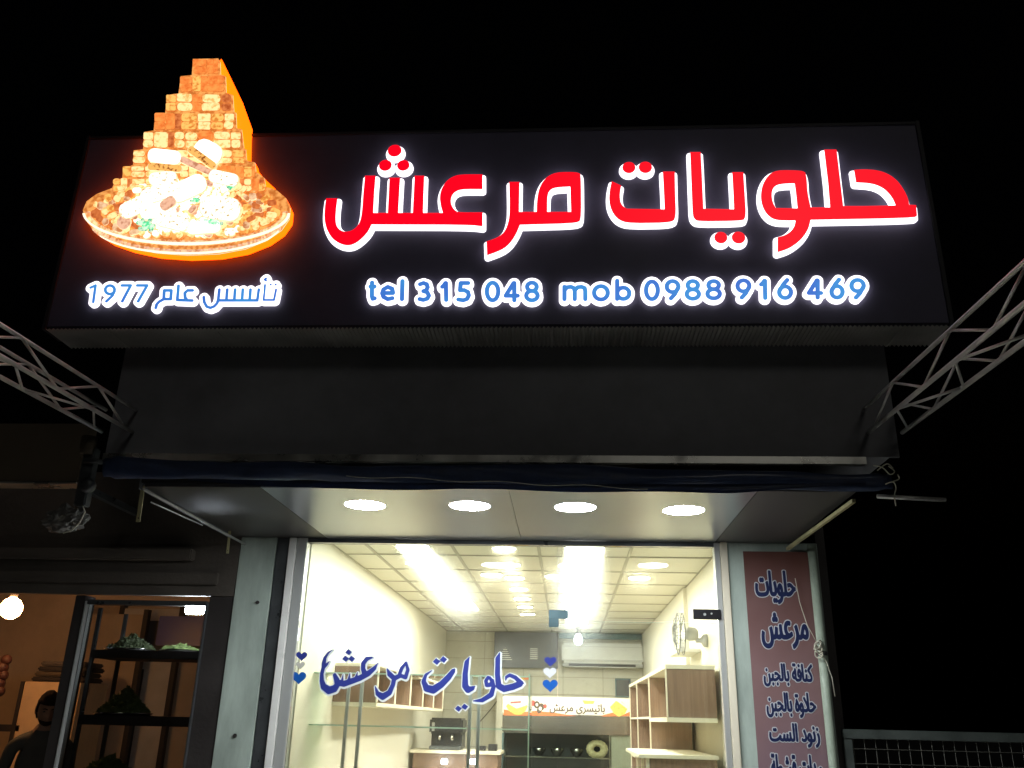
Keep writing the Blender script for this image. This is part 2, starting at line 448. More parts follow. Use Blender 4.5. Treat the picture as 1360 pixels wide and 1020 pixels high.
# the shop building
shop = empty('shop_building', (0, 0, 0), 'narrow sweet shop building under the lit sign, dark upper front and bright interior', 'building')
box('side_wall', XL-.13, XL, .07, YB+.2, .1, 3.1, 'cream_wall', shop)
bm = bmesh.new(); add_box(bm, XR, XR+.14, .07, YB+.2, .1, 3.1)
add_box(bm, XR-.035, XR-.002, 2.55, YB, .15, ZC-.01)          # the wall is thicker towards the back
build('side_wall', bm, 'cream_wall', shop)
bk = box('back_wall', XL, XR, YB+.01, YB+.2, .1, 3.1, 'grout', shop)
nz_ = 8
tiles = {}
for j in range(nz_):
    z0, z1 = 1.0+j*.235, min(1.0+(j+1)*.235, ZC-.01)
    if z1-z0 < .02: continue
    for i in range(5):
        x0 = XL+i*(XR-XL-.035)/5; x1 = XL+(i+1)*(XR-XL-.035)/5
        k = round(z1-z0, 3)
        if k not in tiles:
            t = box('wall_tile', 0, x1-x0-.006, -.01, 0, 0, z1-z0-.006, 'back_tile', None, .002); t.parent = bk; tiles[k] = t.data
        else: t = link(bpy.data.objects.new('wall_tile', tiles[k]), bk)
        t.location = (x0+.003, YB+.0095, z0+.003)
for o in list(bk.children): pass
# body above and beside
box('upper_wall', fl, fr, YF+.012, 6.9, zf_bot+.07, zs_top-.12, 'fascia', shop)
box('roof_slab', XL-.2, XR+.2, .0, YB+.2, 3.1, zf_bot+.06, 'fascia', shop)
bm = bmesh.new()
nxp = 1
for i in range(nxp):                                         # cladding sheets with fine joints
    a = fl+(fr-fl)*i/nxp; b = fl+(fr-fl)*(i+1)/nxp
    box('cladding_panel', a+(.002 if i else 0), b-.002, YF-.004*(i % 2)*.4, YF+.012, zf_bot+.03, zf_top+.3, 'fascia', shop)
bm.free()
# soffit: metal panels running front to back, with a sagging end at either side
sfl, sfr = at(190, 641, YF).x, at(1140, 655, YF).x
px_cuts = [sfl, at(395, 718, 0).x, at(640, 718, 0).x, at(900, 718, 0).x, at(985, 720, 0).x, sfr]
px_cuts = [sfl, -1.62, -.30, .98, sfr]
zs0 = zs+.004
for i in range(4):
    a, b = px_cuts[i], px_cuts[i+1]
    box('soffit_panel', a+.001, b-.001, YF+.02, .03, zs0, zs0+.02, 'soffit_shaded' if i in (0, 3) else 'soffit', shop, .002)
box('soffit_backing', sfl-.02, sfr+.02, YF+.02, .05, zs0+.022, zs0+.05, 'brown_dark', shop)
box('overhang_side', sfl-.03, sfl-.022, YF+.02, .0, zs0-.012, zf_bot+.05, 'fascia', shop)
box('edge_trim', fl, at(1150, 620, YF).x, YF-.02, YF+.018, zf_bot-.012, zf_bot+.026, 'trim_metal', shop)
# pillars at either side of the window
pl0, pl1 = at(320, 740, -.05).x, at(366, 740, -.05).x
p = box('pillar', at(319, 740, 0).x, at(366, 740, 0).x, -.02, .25, .1, zs0, 'green_grey', shop, .004)
bm = bmesh.new()
for pxy in ((312, 977), (342, 800)):
    c = at(*pxy, -.024); add_lathe(bm, c, [(.012, .004), (.012, -.004)], 'Y', 10)
build('bolt', bm, 'brown_dark', shop)
box('pillar', at(966, 740, 0).x, at(1086, 740, 0).x, -.01, .25, .1, zs0, 'green_grey', shop, .004)
box('outer_wall', at(1086, 740, 0).x, at(1086, 740, 0).x+.06, .02, 6.9, .1, 3.05, 'brown_dark', shop)
box('party_wall', -2.06, at(319, 740, 0).x-.002, .03, 3.5, .1, zf_bot, 'brown_dark', shop)

# ================================================================== shopfront window
gl0, gl1 = at(407, 740, 0).x, at(962, 740, 0).x
win = empty('shopfront_window', ((gl0+gl1)/2, 0, .15), 'wide frameless glass shopfront with blue vinyl writing and hearts under the ceiling lights', 'window')
a0 = at(367, 740, 0).x; a2 = at(384, 740, 0).x; a3 = at(394, 740, 0).x
box('frame', a0, a2-.004, -.012, .07, .15, zs0-.002, 'dark_alu', win, .003)
box('frame', a2, a3-.003, -.035, .06, .15, zs0-.002, 'white_plastic', win, .004)
box('frame', a3, gl0-.0, -.02, .30, .15, zs0-.002, 'aluminium', win, .004)
a1 = at(966, 740, 0).x
box('frame', gl1-.065, gl1-.03, -.015, .06, .15, zs0-.002, 'aluminium', win, .004)
box('frame', gl1-.028, a1-.002, -.035, .05, .15, zs0-.002, 'cream_edge', win, .004)
jx = at(741, 760, 0).x; tz = at(800, 825, 0).z
box('head_rail', gl0, gl1-.03, -.005, .06, zs0-.03, zs0-.002, 'dark_alu', win)
box('fixed_pane', gl0+.001, jx-.003, .0, .008, .2, zs0-.032, 'window_glass', win)
box('transom_pane', jx+.002, gl1-.067, .0, .008, tz+.004, zs0-.032, 'window_glass', win)
dr = box('door_leaf', jx+.004, gl1-.072, .0, .008, .2, tz-.004, 'window_glass', win)
bm = bmesh.new()
add_box(bm, jx-.003, jx-.0005, .0005, .0075, tz, zs0-.033); add_box(bm, jx+.0045, gl1-.068, .0005, .0075, tz-.0032, tz-.0008)
build('glass_edge', bm, 'glass_edge', win)
L = at(729, 810, -.01); L2 = at(755, 822, -.01); L3 = at(742, 833, -.01)
bm = bmesh.new(); add_box(bm, L.x, L2.x, -.014, -.001, L2.z, L.z, .002); add_box(bm, L.x, L3.x, -.0135, -.001, L3.z, L2.z-.0005, .002)
build('patch_fitting', bm, 'teal_metal', win)
A = at(920, 809, -.02); B = at(958, 823, -.02)
lk = box('door_lock', A.x, B.x, -.03, -.001, B.z, A.z, 'black_plastic', win, .003)
bm = bmesh.new(); c = at(936, 816, -.031); add_lathe(bm, c, [(.009, .002), (.009, -.004)], 'Y', 12)
c = at(945, 815, -.031); add_lathe(bm, c, [(.006, .002), (.006, -.004)], 'Y', 12)
build('keyhole', bm, 'aluminium', lk)
# writing on the glass
def calli(name, shapes, mcol, y, backing=.0, mback=None, shift=(0, 0), h=.0022):
    gx, gy, D = sdf_grid(shapes, h, backing+.004)
    lp = [rdp(q, h*.12) for q in contour(gx, gy, D, 0)]
    o = solid(name, lp, y-.0012, y-.0004, mcol, win)
    if mback:
        lb = [[(p[0]+shift[0], p[1]+shift[1]) for p in rdp(q, h*.15)] for q in contour(gx, gy, D, backing)]
        solid(name+'_outline', lb, y-.0003, y+.0006, mback, o).name = 'letter_outline'
    return o
G7 = (380, 850, 7.556); G8 = (540, 850, 6.476)
YV = -.001
def S7(*p): return ('stroke', px_stroke(*G7, p, YV))
def S8(*p): return ('stroke', px_stroke(*G8, p, YV))
def DI(G, cx, cy, s):
    return ('poly', [orient(px_poly(*G, [(cx-s, cy+2), (cx-4, cy-s+2), (cx+s, cy-2), (cx+4, cy+s-2)], YV))])
ash = [S7((468, 98, 2), (425, 128, 9), (390, 180, 15), (378, 235, 20), (375, 275, 18), (358, 340, 18), (358, 410, 22), (378, 470, 30), (430, 505, 36), (485, 490, 34), (515, 450, 27), (508, 400, 27), (488, 352, 18)),
       S7((436, 212, 2), (408, 245, 13), (378, 272, 18)),
       S7((515, 425, 28), (580, 440, 29), (650, 415, 28), (740, 382, 28), (825, 335, 28), (885, 285, 20), (920, 232, 3)),
       S7((560, 425, 16), (572, 345, 3)), S7((628, 410, 18), (640, 335, 4)), S7((700, 385, 18), (716, 325, 4)),
       S7((790, 340, 28), (772, 290, 22), (775, 235, 22), (810, 190, 20), (862, 176, 9))]
calli('letter', ash, 'vinyl_blue', YV, .0085, 'vinyl_silver', (.003, -.004))
for d in ((628, 122), (597, 188), (658, 188)): calli('letter_dot', [DI(G7, *d, 33)], 'vinyl_blue', YV, .006, 'vinyl_silver', (.002, -.002))
mr_ = [S7((1205, 228, 10), (1222, 300, 18), (1198, 375, 20), (1135, 352, 18), (1160, 285, 18), (1203, 228, 12)),
       S7((1140, 360, 22), (1085, 385, 24), (1038, 342, 24), (1014, 290, 6)),
       S7((1085, 385, 22), (1072, 450, 22), (1035, 530, 27), (970, 568, 32), (918, 538, 22), (893, 465, 4))]
calli('letter', mr_, 'vinyl_blue', YV, .0085, 'vinyl_silver', (.003, -.004))
calli('letter', [S8((218, 262, 3), (165, 300, 12), (146, 358, 19), (172, 415, 28), (230, 428, 32), (300, 382, 28), (360, 320, 26), (400, 268, 20), (412, 252, 8))], 'vinyl_blue', YV, .0085, 'vinyl_silver', (.003, -.004))
for d in ((258, 185), (318, 168)): calli('letter_dot', [DI(G8, *d, 32)], 'vinyl_blue', YV, .006, 'vinyl_silver', (.002, -.002))
calli('letter', [S8((540, 148, 4), (518, 190, 20), (504, 290, 23), (504, 395, 27), (528, 428, 27), (568, 415, 18), (590, 396, 3))], 'vinyl_blue', YV, .0085, 'vinyl_silver', (.003, -.004))
for d in ((445, 590), (500, 574)): calli('letter_dot', [DI(G8, *d, 30)], 'vinyl_blue', YV, .006, 'vinyl_silver', (.002, -.002))
hlw = [S8((700, 322, 14), (682, 352, 16), (690, 388, 17), (722, 385, 17), (735, 355, 15), (715, 325, 13)),
       S8((738, 350, 16), (748, 405, 18), (728, 470, 22), (650, 518, 18), (575, 524, 5)),
       S8((800, 112, 6), (784, 160, 21), (782, 300, 22), (792, 395, 26), (838, 420, 27), (915, 402, 27), (975, 378, 25), (1006, 372, 5)),
       S8((985, 370, 20), (935, 322, 17), (888, 302, 15), (858, 318, 12), (852, 345, 5))]
calli('letter', hlw, 'vinyl_blue', YV, .0085, 'vinyl_silver', (.003, -.004))
def heart(G, cx, cy, w_, m_):
    pts = []
    for k in range(48):
        t = 2*PI*k/48; x = 16*math.sin(t)**3; y = -(13*math.cos(t)-5*math.cos(2*t)-2*math.cos(3*t)-math.cos(4*t))
        pts.append((cx+x*w_/32, cy+y*w_/34))
    solid('heart', [px_poly(*G, pts, YV)], YV-.0012, YV, m_, win)
heart(G7, 157, 160, 112, 'vinyl_blue'); heart(G7, 143, 252, 95, 'vinyl_grey'); heart(G7, 127, 375, 152, 'vinyl_light_blue')
heart(G8, 1237, 182, 105, 'vinyl_blue'); heart(G8, 1232, 278, 112, 'menu_white'); heart(G8, 1235, 388, 132, 'vinyl_light_blue')

# ================================================================== the illuminated sign
sign = empty('shop_sign', ((sl+sr)/2, YS, zs_bot), 'long black sign board with glowing red Arabic lettering and a blue phone number line', 'sign')
zb = zs_bot+.03
bd = box('board', sl, sr, YS, YS+.1, zb, zs_top, 'board_black', sign)
bm = bmesh.new()
add_box(bm, sl-.02, sl-.001, YS-.012, YS+.16, zb-.02, zs_top+.02); add_box(bm, sr+.001, sr+.02, YS-.012, YS+.16, zb-.02, zs_top+.02)
add_box(bm, sl, sr, YS-.010, YS+.14, zs_top+.001, zs_top+.016)
build('frame', bm, 'board_frame', sign)
# corrugated sheet that closes the box below
bm = bmesh.new(); n_ = 210; rows = []
for yy, amp in ((YS-.012, .006), (YS+.001, .006), (YF+.005, .006)):
    rows.append([bm.verts.new((sl+(sr-sl)*i/(n_*2), yy, zb-.022+amp*math.cos(PI*i))) for i in range(n_*2+1)])
for a, b in zip(rows, rows[1:]):
    for i in range(n_*2): bm.faces.new((a[i], a[i+1], b[i+1], b[i]))
bmesh.ops.solidify(bm, geom=bm.faces[:], thickness=.0012)
build('corrugated_sheet', bm, 'corrugated', sign)
for i in range(8):
    x = sl+(sr-sl)*(i+.6)/8; box('joint_strip', x-.003, x+.003, YS+.01, YF-.01, zb-.0325, zb-.0295, 'corrugated', sign)
YR = YS-.042        # face of the red letters
def red(shapes, name='letter'):
    gx, gy, D = sdf_grid(shapes, .0022, .026)
    back = [rdp(q, .0004) for q in contour(gx, gy, D, .018)]
    face = [rdp(q, .0003) for q in contour(gx, gy, D, .0012)]
    body = solid(name, back, YS-.009, YS-.0005, 'white_lit', sign)
    solid('letter_side', face, YR+.003, YS-.0092, 'white_lit', body)
    solid('letter_face', face, YR, YR+.0028, 'red_face', body)
def RP(G, pts, *holes):
    lps = [orient(smooth_poly(px_poly(*G, pts, YR)), True)]
    for hh in holes: lps.append(orient(smooth_poly(px_poly(*G, hh, YR)), False))
    return ('poly', lps)
def RD(G, x, y, r): return ('stroke', px_stroke(*G, [(x, y, r)], YR))
GA = (420, 185, 5.6667); GB = (630, 215, 7.2875); GC = (790, 190, 6.1818); GD = (990, 190, 5.6667)
red([RP(GA, [(75, 445), (158, 445), (148, 520), (143, 600), (150, 650), (175, 683), (215, 699), (260, 692), (300, 667), (330, 625), (345, 560), (355, 420), (368, 275), (445, 275),
    (435, 400), (427, 555), (540, 555), (545, 450), (553, 290), (630, 290), (622, 420), (615, 555), (728, 555), (733, 450), (742, 275), (812, 275), (806, 420), (802, 555),
    (955, 555), (938, 500), (930, 430), (945, 370), (980, 315), (1030, 280), (1090, 265), (1250, 265), (1250, 372), (1110, 372), (1060, 382), (1025, 410), (1010, 450),
    (1015, 495), (1040, 535), (1075, 552), (1250, 550), (1250, 652), (1150, 640), (415, 638), (385, 700), (330, 755), (280, 788), (235, 797), (180, 785), (120, 745), (80, 680), (62, 600), (65, 520)])])
red([RD(GA, 590, 85, 50)], 'letter_dot'); red([RD(GA, 520, 195, 46)], 'letter_dot'); red([RD(GA, 655, 195, 45)], 'letter_dot')
red([RP(GB, [(340, 195), (435, 195), (430, 485), (605, 485), (608, 380), (620, 290), (650, 210), (700, 150), (760, 115), (830, 100), (985, 100), (1020, 115), (1030, 140), (1033, 530),
    (1018, 570), (970, 590), (440, 605), (410, 680), (370, 750), (320, 810), (250, 855), (125, 900), (120, 770), (200, 745), (260, 710), (305, 660), (335, 570), (345, 480)],
    [(703, 485), (705, 330), (722, 278), (760, 250), (830, 240), (930, 235), (938, 485)])])
red([RP(GC, [(140, 315), (215, 350), (203, 420), (207, 480), (225, 515), (260, 540), (575, 545), (570, 420), (560, 235), (655, 235), (658, 400), (665, 590), (650, 630), (610, 650), (290, 655),
    (210, 635), (160, 590), (130, 530), (118, 460), (125, 380)])])
red([RD(GC, 280, 200, 52)], 'letter_dot'); red([RD(GC, 415, 198, 53)], 'letter_dot')
red([RP(GC, [(785, 75), (868, 75), (875, 200), (890, 540), (1145, 545), (1140, 420), (1130, 240), (1218, 240), (1228, 400), (1240, 590), (1225, 625), (1190, 635), (850, 640), (820, 622), (805, 590), (800, 450), (790, 200)])])
red([RD(GC, 1035, 775, 52)], 'letter_dot'); red([RD(GC, 1180, 775, 54)], 'letter_dot')
red([RP(GD, [(595, 50), (685, 50), (705, 220), (735, 475), (905, 475), (1135, 470), (1110, 410), (1060, 350), (1000, 315), (930, 298), (835, 293), (820, 203), (900, 198), (990, 205),
    (1070, 230), (1140, 280), (1190, 350), (1220, 410), (1232, 465), (1283, 468), (1290, 545), (1270, 560), (490, 575), (475, 640), (440, 700), (390, 750), (320, 795), (245, 818),
    (245, 710), (300, 695), (345, 665), (372, 625), (380, 580), (250, 580), (190, 560), (145, 510), (120, 440), (118, 370), (135, 300), (180, 235), (230, 210), (290, 205), (420, 208),
    (448, 222), (460, 260), (465, 370), (490, 485), (640, 485), (625, 300)],
    [(228, 490), (205, 450), (195, 390), (205, 340), (235, 312), (290, 302), (372, 300), (380, 350), (395, 492)])])

# phone line: each figure a lit plate with a blue face
def ell(cx, cy, rx, ry, a0=0, a1=360, n_=20):
    return [(cx+rx*math.cos(R(a0+(a1-a0)*k/n_)), cy-ry*math.sin(R(a0+(a1-a0)*k/n_))) for k in range(n_+1)]
GL = {
 '0': [ell(.5, .5, .5, .5)],
 '1': [[(.0, .22), (.3, .14), (.62, .0), (.72, .0), (.78, 1)]],
 '3': [[(.05, .07), (.4, 0), (.75, .07), (.85, .25), (.7, .42), (.4, .48)], [(.4, .48), (.8, .54), (.98, .75), (.8, .93), (.4, 1), (.0, .95)]],
 '4': [[(.72, 1), (.72, .02), (.66, .02), (.0, .74), (1, .74)]],
 '5': [[(.92, 0), (.22, 0), (.16, .42), (.55, .41), (.9, .52), (.98, .72), (.82, .92), (.45, 1), (.0, .95)]],
 '6': [[(.68, 0), (.35, .25), (.08, .55)], ell(.5, .68, .5, .32)],
 '8': [ell(.5, .235, .42, .235), ell(.5, .735, .5, .265)],
 '9': [ell(.5, .32, .5, .32), [(.94, .42), (.7, .75), (.36, 1)]],
 't': [[(.35, .0), (.3, .8), (.5, .98), (.95, .95)], [(.0, .24), (.9, .24)]],
 'e': [[(.05, .5), (.98, .5), (.9, .15), (.5, 0), (.12, .2), (.0, .52), (.12, .82), (.5, 1), (.92, .92)]],
 'l': [[(.7, 0), (.2, 1)]],
 'm': [[(.03, 1), (.03, .02)], [(.03, .3), (.15, .06), (.32, .02), (.46, .12), (.5, .35), (.5, 1)], [(.5, .3), (.63, .06), (.8, .02), (.95, .12), (.98, .35), (.98, 1)]],
 'o': [ell(.5, .5, .5, .5)],
 'b': [[(.02, 0), (.02, 1)], ell(.5, .69, .48, .31)],
}
YN = YS-.022
def plate(name, strokes, r, dil, x0, y0):
    sh = [('stroke', px_stroke(0, 0, 1, [(x, y, r) for x, y in s], YN)) for s in strokes]
    px = .0036
    gx, gy, D = sdf_grid(sh, .0018, dil*px+.004)
    b_ = solid(name, [rdp(q, .0003) for q in contour(gx, gy, D, dil*px)], YN, YS-.0005, 'white_lit', sign)
    solid('figure_face', [rdp(q, .0002) for q in contour(gx, gy, D, 0)], YN-.003, YN-.0002, 'blue_lit', b_)
def glyph(c, xa, xb, ya, yb, r=2.95, dil=4.9, name='figure'):
    plate(name, [[(xa+r+u*(xb-xa-2*r), ya+r+v*(yb-ya-2*r)) for u, v in s] for s in GL[c]], r, dil, 0, 0)
z5 = lambda x: 470+x/3.886
z6 = lambda x: 820+x/3.886
for c, a, b, ya, yb in (('t', 75, 120, 88, 196), ('e', 135, 215, 110, 196), ('l', 236, 264, 80, 196), ('3', 328, 400, 90, 200), ('1', 445, 494, 90, 200), ('5', 528, 606, 90, 202),
                        ('0', 675, 757, 88, 202), ('4', 772, 857, 88, 202), ('8', 878, 960, 88, 202), ('m', 1072, 1208, 108, 196), ('o', 1228, 1322, 106, 198)):
    glyph(c, z5(a), z5(b), 350+ya/3.886, 350+yb/3.886)
for c, a, b, ya, yb in (('b', -14, 74, 78, 195), ('0', 136, 220, 82, 196), ('9', 243, 326, 80, 192), ('8', 346, 432, 80, 194), ('8', 453, 540, 80, 192), ('9', 608, 692, 76, 188), ('1', 730, 780, 78, 190),
                        ('6', 823, 907, 74, 190), ('4', 976, 1062, 74, 188), ('6', 1093, 1173, 72, 188), ('9', 1196, 1282, 74, 188)):
    glyph(c, z6(a), z6(b), 350+ya/3.886, 350+yb/3.886)
P5 = lambda pts: [(105+x/9.714, 355+y/9.714) for x, y in pts]
P6 = lambda pts: [(235+x/9.067, 355+y/9.067) for x, y in pts]
plate('figure', [P5([(150, 265), (215, 235), (185, 450)])], 1.7, 5.6, 0, 0)
plate('figure', [P5(ell(400, 292, 60, 55)), P5([(458, 315), (430, 370), (355, 440)])], 1.9, 5.4, 0, 0)
plate('figure', [P5([(555, 236), (668, 236), (560, 440)])], 1.9, 5.4, 0, 0)
plate('figure', [P5([(752, 236), (880, 236), (765, 440)])], 1.9, 5.4, 0, 0)
plate('letter', [P5([(1100, 300), (1192, 300), (1185, 412), (1095, 412), (1100, 300)]), P5([(1095, 412), (1035, 445), (1003, 480), (992, 525)])], 2.0, 5.0, 0, 0)
plate('letter', [P6([(20, 225), (5, 395), (185, 402)]), P6([(190, 280), (130, 280), (97, 310), (100, 365), (125, 398)])], 2.0, 5.0, 0, 0)
plate('letter', [P6([(325, 360), (330, 420), (360, 475), (405, 490), (450, 472), (485, 435), (500, 390), (512, 270)]), P6([(495, 400), (970, 400), (988, 270)])] +
      [P6([(x, 270), (x-10, 398)]) for x in (607, 702, 795, 887)], 1.9, 5.0, 0, 0)
plate('letter', [P6([(1062, 215), (1045, 395), (1170, 395), (1195, 270)]), P6([(1130, 210), (1130.5, 210)]), P6([(1190, 210), (1190.5, 210)]), P6([(1075, 135), (1057, 150), (1075, 162)])], 1.35, 5.6, 0, 0)

# ================================================================== the pastry tower sign
YP = YS-.065
GZ = (90, 60, 3.4)
tower = empty('pastry_tower_sign', tuple(at(248, 330, YS)), 'glowing orange sign cut to the shape of a stacked baklava tower on a round platter', 'illuminated sign')
stair = [(565, 62), (680, 60), (688, 75), (690, 132), (712, 140), (716, 215), (745, 225), (750, 300), (760, 305), (762, 375), (785, 380), (795, 465), (803, 470), (808, 520), (845, 530), (850, 570), (888, 600),
         (893, 640), (940, 652), (985, 690), (1005, 735), (1000, 785), (965, 835), (900, 880), (800, 920), (680, 942), (540, 948), (400, 938), (280, 912), (190, 880), (150, 855), (110, 830), (78, 785), (68, 745),
         (85, 705), (130, 672), (200, 645), (215, 610), (246, 600), (250, 560), (295, 540), (297, 475), (340, 470), (345, 392), (388, 385), (395, 312), (440, 305), (448, 225), (500, 218), (510, 140), (560, 135)]
emat('panel_edge', (1, .85, .62), 1.5)
emat('p_ground', (1, .42, .11), 1.0, (.60, .17, .03), 30)
sil = px_poly(*GZ, stair, YP)
bdy = solid('lit_side', [sil], YP+.006, YS-.0006, 'orange_side', tower)
backp = px_poly(*GZ, [(650, 110), (694, 62), (722, 120), (782, 245), (826, 368), (822, 412), (820, 520), (885, 600), (980, 690), (1008, 740), (1002, 776), (952, 838), (850, 896), (700, 938), (540, 951), (400, 938), (300, 908), (300, 800), (420, 500), (520, 250)], YS-.035)
solid('back_plate', [backp], YS-.035, YS-.0008, 'orange_side', tower)
solid('edge_lip', [sil], YP+.003, YP+.0058, 'panel_edge', tower)
solid('print_ground', [sil], YP, YP+.0028, 'p_ground', tower)
pm = [emat('p_gold', (1, .52, .13), 1.2, (.66, .22, .035), 45, .45, .08), emat('p_cream', (1, .72, .32), 1.3, (.86, .42, .12), 48, .44, .08),
      emat('p_orange', (1, .32, .07), 1.15, (.78, .17, .03), 35, .48, .14), emat('p_brown', (.85, .25, .07), 1.0, (.48, .09, .02), 40, .5, .15),
      emat('p_nut', (1, .50, .13), 1.1, (.30, .08, .015), 50, .42, .06)]
emat('p_edge', (.85, .30, .06), 1.0, (.42, .10, .02), 30, .5, .2); emat('p_edge_pale', (1, .78, .50), 1.3, (.9, .50, .24), 30, .5, .2)
emat('p_white', (1, .96, .86), 1.8, (1, .84, .58), 18, .36, .1); emat('p_white_nut', (1, .95, .78), 1.6, (.40, .26, .10), 55, .39, .05)
emat('p_leaf', (.12, .62, .32), .9, (.80, .95, .70), 60, .5, .06); emat('p_rim', (1, .66, .38), 1.0, (.62, .22, .08), 30, .5, .1)
emat('p_pink', (.92, .52, .34), 1.05, (.55, .22, .12), 40, .45, .1)
def pastry(x0, y0, x1, y1, m_, rot=0, lift=.0, name='pastry', th=None, rnd=.22, rim_m=None):
    cx, cy = (x0+x1)/2, (y0+y1)/2; hw, hh = (x1-x0)/2, (y1-y0)/2; pts = []; rc = min(hw, hh)*rnd
    for sx, sy, a in ((1, 1, 0), (-1, 1, 90), (-1, -1, 180), (1, -1, 270)):
        for k in range(4):
            t = R(a+30*k); X_, Y_ = sx*(hw-rc)+rc*math.cos(t), sy*(hh-rc)+rc*math.sin(t)
            c_, s_ = math.cos(R(rot)), math.sin(R(rot)); pts.append((cx+X_*c_-Y_*s_, cy+X_*s_+Y_*c_))
    lp = px_poly(*GZ, pts, YP)
    th = th or random.uniform(.004, .009)
    c = Vector((sum(p[0] for p in lp)/16, 0, sum(p[1] for p in lp)/16)); bm = bmesh.new()
    a_ = [bm.verts.new((p[0], YP-.0002-lift, p[1])) for p in lp]
    b_ = [bm.verts.new((p[0], YP-th*.6-lift, p[1])) for p in lp]
    d_ = [bm.verts.new((c.x+(p[0]-c.x)*.95, YP-th-lift, c.z+(p[1]-c.z)*.95)) for p in lp]
    for r0, r1 in ((a_, b_), (b_, d_)):
        for k in range(16): bm.faces.new((r0[k], r0[(k+1) % 16], r1[(k+1) % 16], r1[k]))
    bmesh.ops.recalc_face_normals(bm, faces=bm.faces)
    for f in bm.faces: f.material_index = 1
    bm.faces.new(d_); bm.faces.new(a_[::-1]); bmesh.ops.recalc_face_normals(bm, faces=bm.faces)
    return build(name, bm, [m_, rim_m or ('p_edge' if m_ in pm else 'p_edge_pale')], tower)
rows_ = [(565, 66, 680, 132, 2), (508, 142, 710, 212, 3), (446, 224, 742, 300, 5), (393, 310, 754, 384, 5), (343, 394, 784, 466, 7), (297, 478, 800, 536, 7), (250, 548, 846, 598, 9), (205, 606, 888, 662, 11)]
for ri, (x0, y0, x1, y1, n_) in enumerate(rows_):
    n2 = max(2, round((x1-x0)/(62 if ri < 6 else 50)))
    cuts = [0]+sorted((k+random.uniform(-.3, .3))/n2 for k in range(1, n2))+[1]
    for k in range(n2):
        a = x0+(x1-x0)*cuts[k]; b = x0+(x1-x0)*cuts[k+1]-1
        pool = [pm[2], pm[2], pm[4], pm[0], pm[2]] if ri < 2 else [pm[0], pm[2], pm[1], pm[1], pm[1], pm[0], pm[3]] if ri < 4 else [pm[0], pm[1], pm[1], pm[1], pm[1], pm[2]]
        m_ = random.choice(pool); mid = (y0+y1)/2+random.uniform(-3, 3); q = random.random(); jt = random.uniform(-3, 3)
        if q < .55:
            pastry(a, y0+jt, b, mid-.5, m_, random.uniform(-3, 3), rnd=random.choice([.35, .6, .9])); pastry(a+random.uniform(-3, 3), mid+.5, b+random.uniform(-2, 2), y1, m_, random.uniform(-3, 3), rnd=random.choice([.35, .6, .9]))
        elif q < .8:
            c_ = a+(b-a)*random.uniform(.55, .75); pastry(a, y0+jt, c_, y1, m_, random.uniform(-2, 2), rnd=.4); pastry(c_+.5, y0, b, y1, random.choice([pm[3], pm[2]]), random.uniform(-3, 3), rnd=.25)
        else: pastry(a, y0+jt, b, y1, m_, random.uniform(-2, 2), rnd=.3)
# the mound on the platter
rim_o = ell(537, 760, 466, 150, 0, 360, 64); rim_i = ell(537, 752, 420, 122, 0, 360, 64)
bm = bmesh.new()
A_ = px_poly(*GZ, [(x, max(y, 655)) for x, y in rim_o], YP); B_ = px_poly(*GZ, rim_i, YP)
bm.free()
random.seed(11)
for k in range(60):                                            # beads of the platter rim
    a = 180+180*k/59; x = 537+446*math.cos(R(a)); y = 762-132*math.sin(R(a))
    pastry(x-13, y-11, x+13, y+11, 'p_rim', random.uniform(-20, 20), 0, 'rim_bead', .003, .6)
for k in range(46):
    a = 196+148*k/45; x = 537+430*math.cos(R(a)); y = 790-142*math.sin(R(a))
    pastry(x-13, y-9, x+13, y+9, 'p_pink' if k % 2 else 'p_rim', 0, 0, 'rim_bead', .003, .6)
rp = px_poly(*GZ, ell(537, 757, 468, 147, 182, 358, 60)+ell(537, 757, 458, 136, 358, 182, 60), YP)
solid('platter_rim', [rp], YP-.008, YP-.0005, 'panel_edge', tower)
rp = px_poly(*GZ, ell(537, 805, 432, 140, 205, 345, 60)+ell(537, 805, 428, 132, 345, 205, 60), YP)
solid('platter_rim', [rp], YP-.006, YP-.0005, 'panel_edge', tower)
def inside(x, y): return ((x-537)/412)**2+((y-752)/118)**2 < 1 or (660 > y > 600 and 230 < x < 880)
pts_ = []
for k in range(900):
    x, y = random.uniform(130, 950), random.uniform(640, 870)
    if inside(x, y) and all(abs(x-p[0])/28+abs(y-p[1])/20 > 1.05 for p in pts_): pts_.append((x, y))
for x, y in sorted(pts_, key=lambda p: p[1]):
    d = abs(x-520)/420; w_ = random.uniform(15, 27); hh = random.uniform(11, 19)
    m_ = random.choice([pm[0], pm[1], pm[1], pm[1], pm[3], 'p_rim']) if d > random.uniform(.25, .6) else random.choice(['p_white', 'p_white_nut', 'p_white_nut', 'p_pink', pm[1], pm[1]])
    pastry(x-w_, y-hh, x+w_, y+hh, m_, random.uniform(-45, 45), random.uniform(.001, .006), 'pastry', None, .75)
